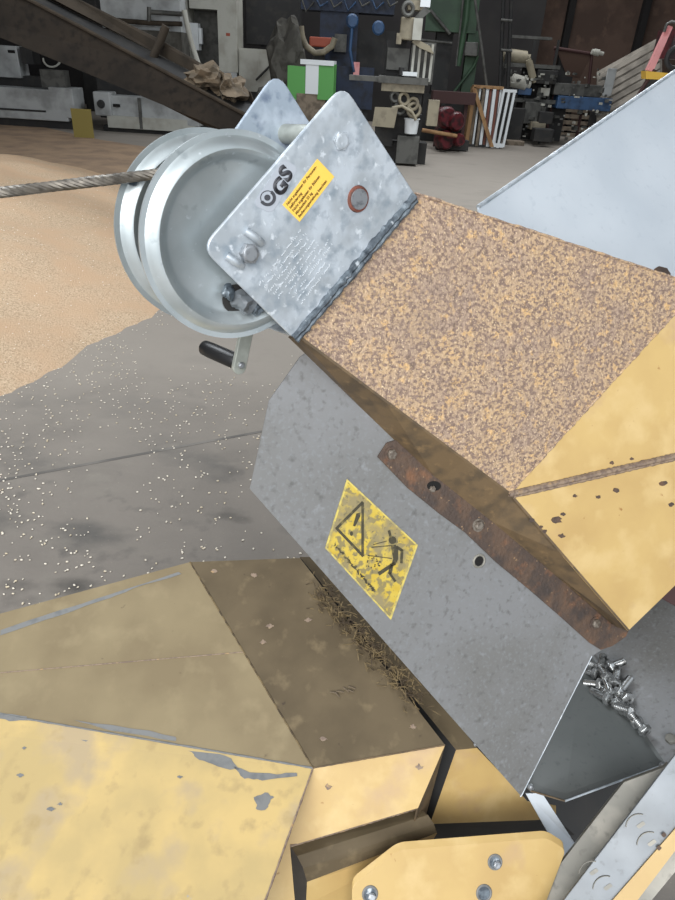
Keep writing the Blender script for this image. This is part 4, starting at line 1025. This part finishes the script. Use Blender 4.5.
for i, (x0, y0, x1, y1) in enumerate(((506, 141, 524, 146), (533, 129, 552, 142))):
    simple('floor_scrap', x0, y0, x1, y1, Ys-1.0, 'oldwood' if i == 0 else 'dark', ('low wooden skid under the dark scrap engine', 'dark iron scrap piece lying low before the timber stack')[i], 'scrap')
# rough small scrap bits
random.seed(31)
mb = MB()
for i in range(90):
    x, y = random.uniform(506, 612), random.uniform(66, 140)
    p = onY(x, y, Ys-.2+random.uniform(-.2, .3)); s_ = random.uniform(.03, .1)
    mb.box(p, s_*random.uniform(.5, 2), s_, s_*random.uniform(.4, 1.3), V((math.cos(i), math.sin(i), 0)), V((-math.sin(i), math.cos(i), 0)))
tag(obj('scrap_metal', mb, 'greymetal'), 'jumble of small grey scrap parts piled around the rack', 'scrap', kind='stuff')
mb = MB()
for i in range(45):
    x, y = random.uniform(506, 612), random.uniform(70, 138)
    p = onY(x, y, Ys-.3+random.uniform(-.2, .2)); s_ = random.uniform(.02, .06)
    mb.box(p, s_*random.uniform(1, 3), s_, s_*random.uniform(.5, 1.3), V((math.cos(i*2), math.sin(i*2), 0)), V((-math.sin(i*2), math.cos(i*2), 0)))
tag(obj('pale_scrap', mb, 'white'), 'pale small scrap pieces scattered through the parts pile', 'scrap', kind='stuff')
# brown hopper
Yh = Ys+.3
hp = thing('brown_funnel_hopper', V((onY(575, 100, Yh).x, Yh, 0)), 'small brown square funnel hopper in front of the back wall', 'hopper')
mb = MB()
T4 = [onY(556, 48, Yh), onY(592, 54, Yh), onY(592, 54, Yh+.9), onY(556, 48, Yh+.9)]; B4 = [onY(567, 76, Yh+.3), onY(580, 78, Yh+.3), onY(580, 77, Yh+.6), onY(567, 76, Yh+.6)]
for i in range(4): mb.slab([T4[i], T4[(i+1) % 4], B4[(i+1) % 4], B4[i]], V((0, .01, -.01)))
obj('funnel', mb, mat('brown_primer', (92, 72, 62), rough=.7), hp)
for (x0, y0, x1, y1) in ((556, 48, 552, 88), (592, 54, 588, 92)): ptube('leg', [(x0, y0), (x1, y1)], Yh-.05, 1.5, 'dkred', hp)
ptube('rim', [(554, 48), (593, 54)], Yh-.05, 1.6, 'dkred', hp)
for x in (556, 588):
    mb = MB(); p = onY(x, 88, Yh); mb.box(V((p.x, Yh+.1, p.z/2)), .06, .06, p.z); obj('leg', mb, 'dkred', hp)
# white ball hose
part_cyl('floor_lamp_head', 594, 52, 599, 53, Yh-.2, 3, 'white', 'small round white lamp beside the brown funnel', 'lamp')
# blue machine right
simple('blue_cabinet', 556, 97, 610, 110, Ys-.2, 'blue', 'low blue machine bed above the stacked timber', 'machine', .5)
simple('grey_compressor', 553, 84, 600, 96, Ys-.1, 'greymetal', 'long grey compressor lying on the blue machine bed', 'machine', .4)
simple('glass_frame', 602, 68, 611, 96, Ys-.3, 'greywhite', 'pale upright framed panel left of the corrugated sheets', 'frame', .05)
# timber stack
Yst = Ys-.9
b6, Yst = base(575, 137)
tk = thing('timber_stack', V((b6.x, Yst, 0)), 'stack of weathered pallet timber in front of the blue machine', 'timber stack')
for i in range(5):
    y = 108+i*6.2; pbx('plank', 548-i*.5, y, 588+i*1.0, y+4, Yst, 'oldwood', tk, .5, .03*(i % 2))
    if i < 4:
        for x in (552, 569, 586): pbx('block', x-2, y+3.5, x+2, y+6.8, Yst+.03, 'dark', tk, .4)
simple('black_crate', 588, 112, 602, 126, Yst-.1, 'dark', 'black plastic crate right of the timber stack', 'crate')
# corrugated sheets
Yo = Ys+.6
cg = MB()
for i in range(9):
    x0, x1 = 600, 650
    ya, yb = 74+i*7.5, 44+i*7.5
    a_, b_ = onY(598, ya+2, Yo-.1*i), onY(660, yb-4, Yo-.1*i)
    a2, b2_ = onY(598, ya+6.5, Yo-.05-.1*i), onY(660, yb+1.5, Yo-.05-.1*i)
    cg.slab([a_, b_, b2_, a2], V((0, .06, 0)))
cg.slab([onY(597, 72, Yo+.1), onY(662, 36, Yo+.1), onY(662, 110, Yo-.8), onY(597, 140, Yo-.8)], V((0, .05, 0)))
tag(obj('corrugated_sheets', cg, 'corr'), 'leaning stack of long grey corrugated roofing sheets at right', 'sheets')
# red machine at right
Yv = 8.6
rd = thing('red_harrow', V((onY(664, 90, Yv).x, Yv, 0)), 'faded red implement frame with yellow bar behind the pale hopper wall', 'farm implement')
mb = MB(); mb.slab([onY(x, y, Yv) for x, y in ((668, 25), (673, 27), (653, 72), (647, 70))], V((0, .06, 0))); lab(obj('sloping_bar', mb, 'pink', rd), 'faded pink sloping bar')
ptube('hoop', [(664, 32), (667, 24), (671, 22), (690, 24)], Yv-.02, 1.4, 'greymetal', rd)
mb = MB(); mb.slab([onY(x, y, Yv-.05) for x, y in ((646, 71), (668, 73), (668, 80), (646, 79))], V((0, .15, 0))); lab(obj('yellow_bar', mb, mat('bright_yellow_bar', (214, 172, 62), rough=.5), rd), 'yellow bar')
ptube('rod', [(655, 70), (645, 84), (638, 96)], Yv, 2, 'dkred', rd); pbx('body', 668, 30, 720, 60, Yv+.1, 'red', rd, .5); pbx('lower_body', 648, 78, 720, 130, Yv+.2, 'dark', rd, .5)
p = onY(676, 58, Yv-.1); mb = MB(); mb.torus(p, V((0, -1, 0)), .1, .03, 24, 8); obj('wheel', mb, 'dark', rd, smooth=True)
mb = MB(); p = onY(680, 128, Yv+.2); mb.box(V((p.x, Yv+.45, p.z/2)), .8, .4, p.z); obj('stand', mb, 'dark', rd)
# dark machinery filling the rear left
for i, (x0, y0, x1, y1, lbl) in enumerate(((245, -40, 300, 46, 'dark tall machine behind the pale cupboard'), (74, -40, 98, 20, 'black column behind the conveyor, far left'))):
    mb = MB(); px_box(mb, x0, y0, x1, y1, 21.2+i*.6, .8); pz = onY((x0+x1)/2, y1, 21.2+i*.6); mb.box(V((pz.x, 21.6+i*.6, pz.z/2)), .7, .6, pz.z)
    tag(obj('dark_machine', mb, ('dark', 'dark')[i], bev=.02), lbl, 'machine')

# ================================================================== LIGHT
w = bpy.data.worlds.new('world'); bpy.context.scene.world = w; w.use_nodes = True
w.node_tree.nodes['Background'].inputs[0].default_value = (.85, .92, 1., 1); w.node_tree.nodes['Background'].inputs[1].default_value = .9
def area(name, loc, tgt, sx, sy, e, col=(1, 1, 1)):
    l = bpy.data.lights.new(name, 'AREA'); l.shape = 'RECTANGLE'; l.size = sx; l.size_y = sy; l.energy = e; l.color = col
    o = bpy.data.objects.new(name, l); COL.objects.link(o); o.location = loc
    o.rotation_euler = (V(tgt)-V(loc)).to_track_quat('-Z', 'Y').to_euler(); return o
area('doorway_daylight', (-1.5, -4.5, 4.2), (.2, 1.5, .9), 7, 4, 520, (1, .98, .96))
area('roof_skylight', (-3.5, 4.2, 6.8), (-2, 4.5, 0), 5, 3, 420, (.9, .95, 1))
area('rear_skylight', (3, 11, 6.8), (2, 10, 0), 7, 3, 700, (.92, .96, 1))
area('far_wall_fill', (2, 20, 6.8), (2, 21, 0), 10, 2, 420, (.95, .97, 1))  # added fill lamp, lifts the back wall and far clutter
vs_ = bpy.context.scene.view_settings
vs_.view_transform = 'Standard'; vs_.look = 'None'; vs_.gamma = 1; vs_.use_curve_mapping = False; vs_.exposure = .2
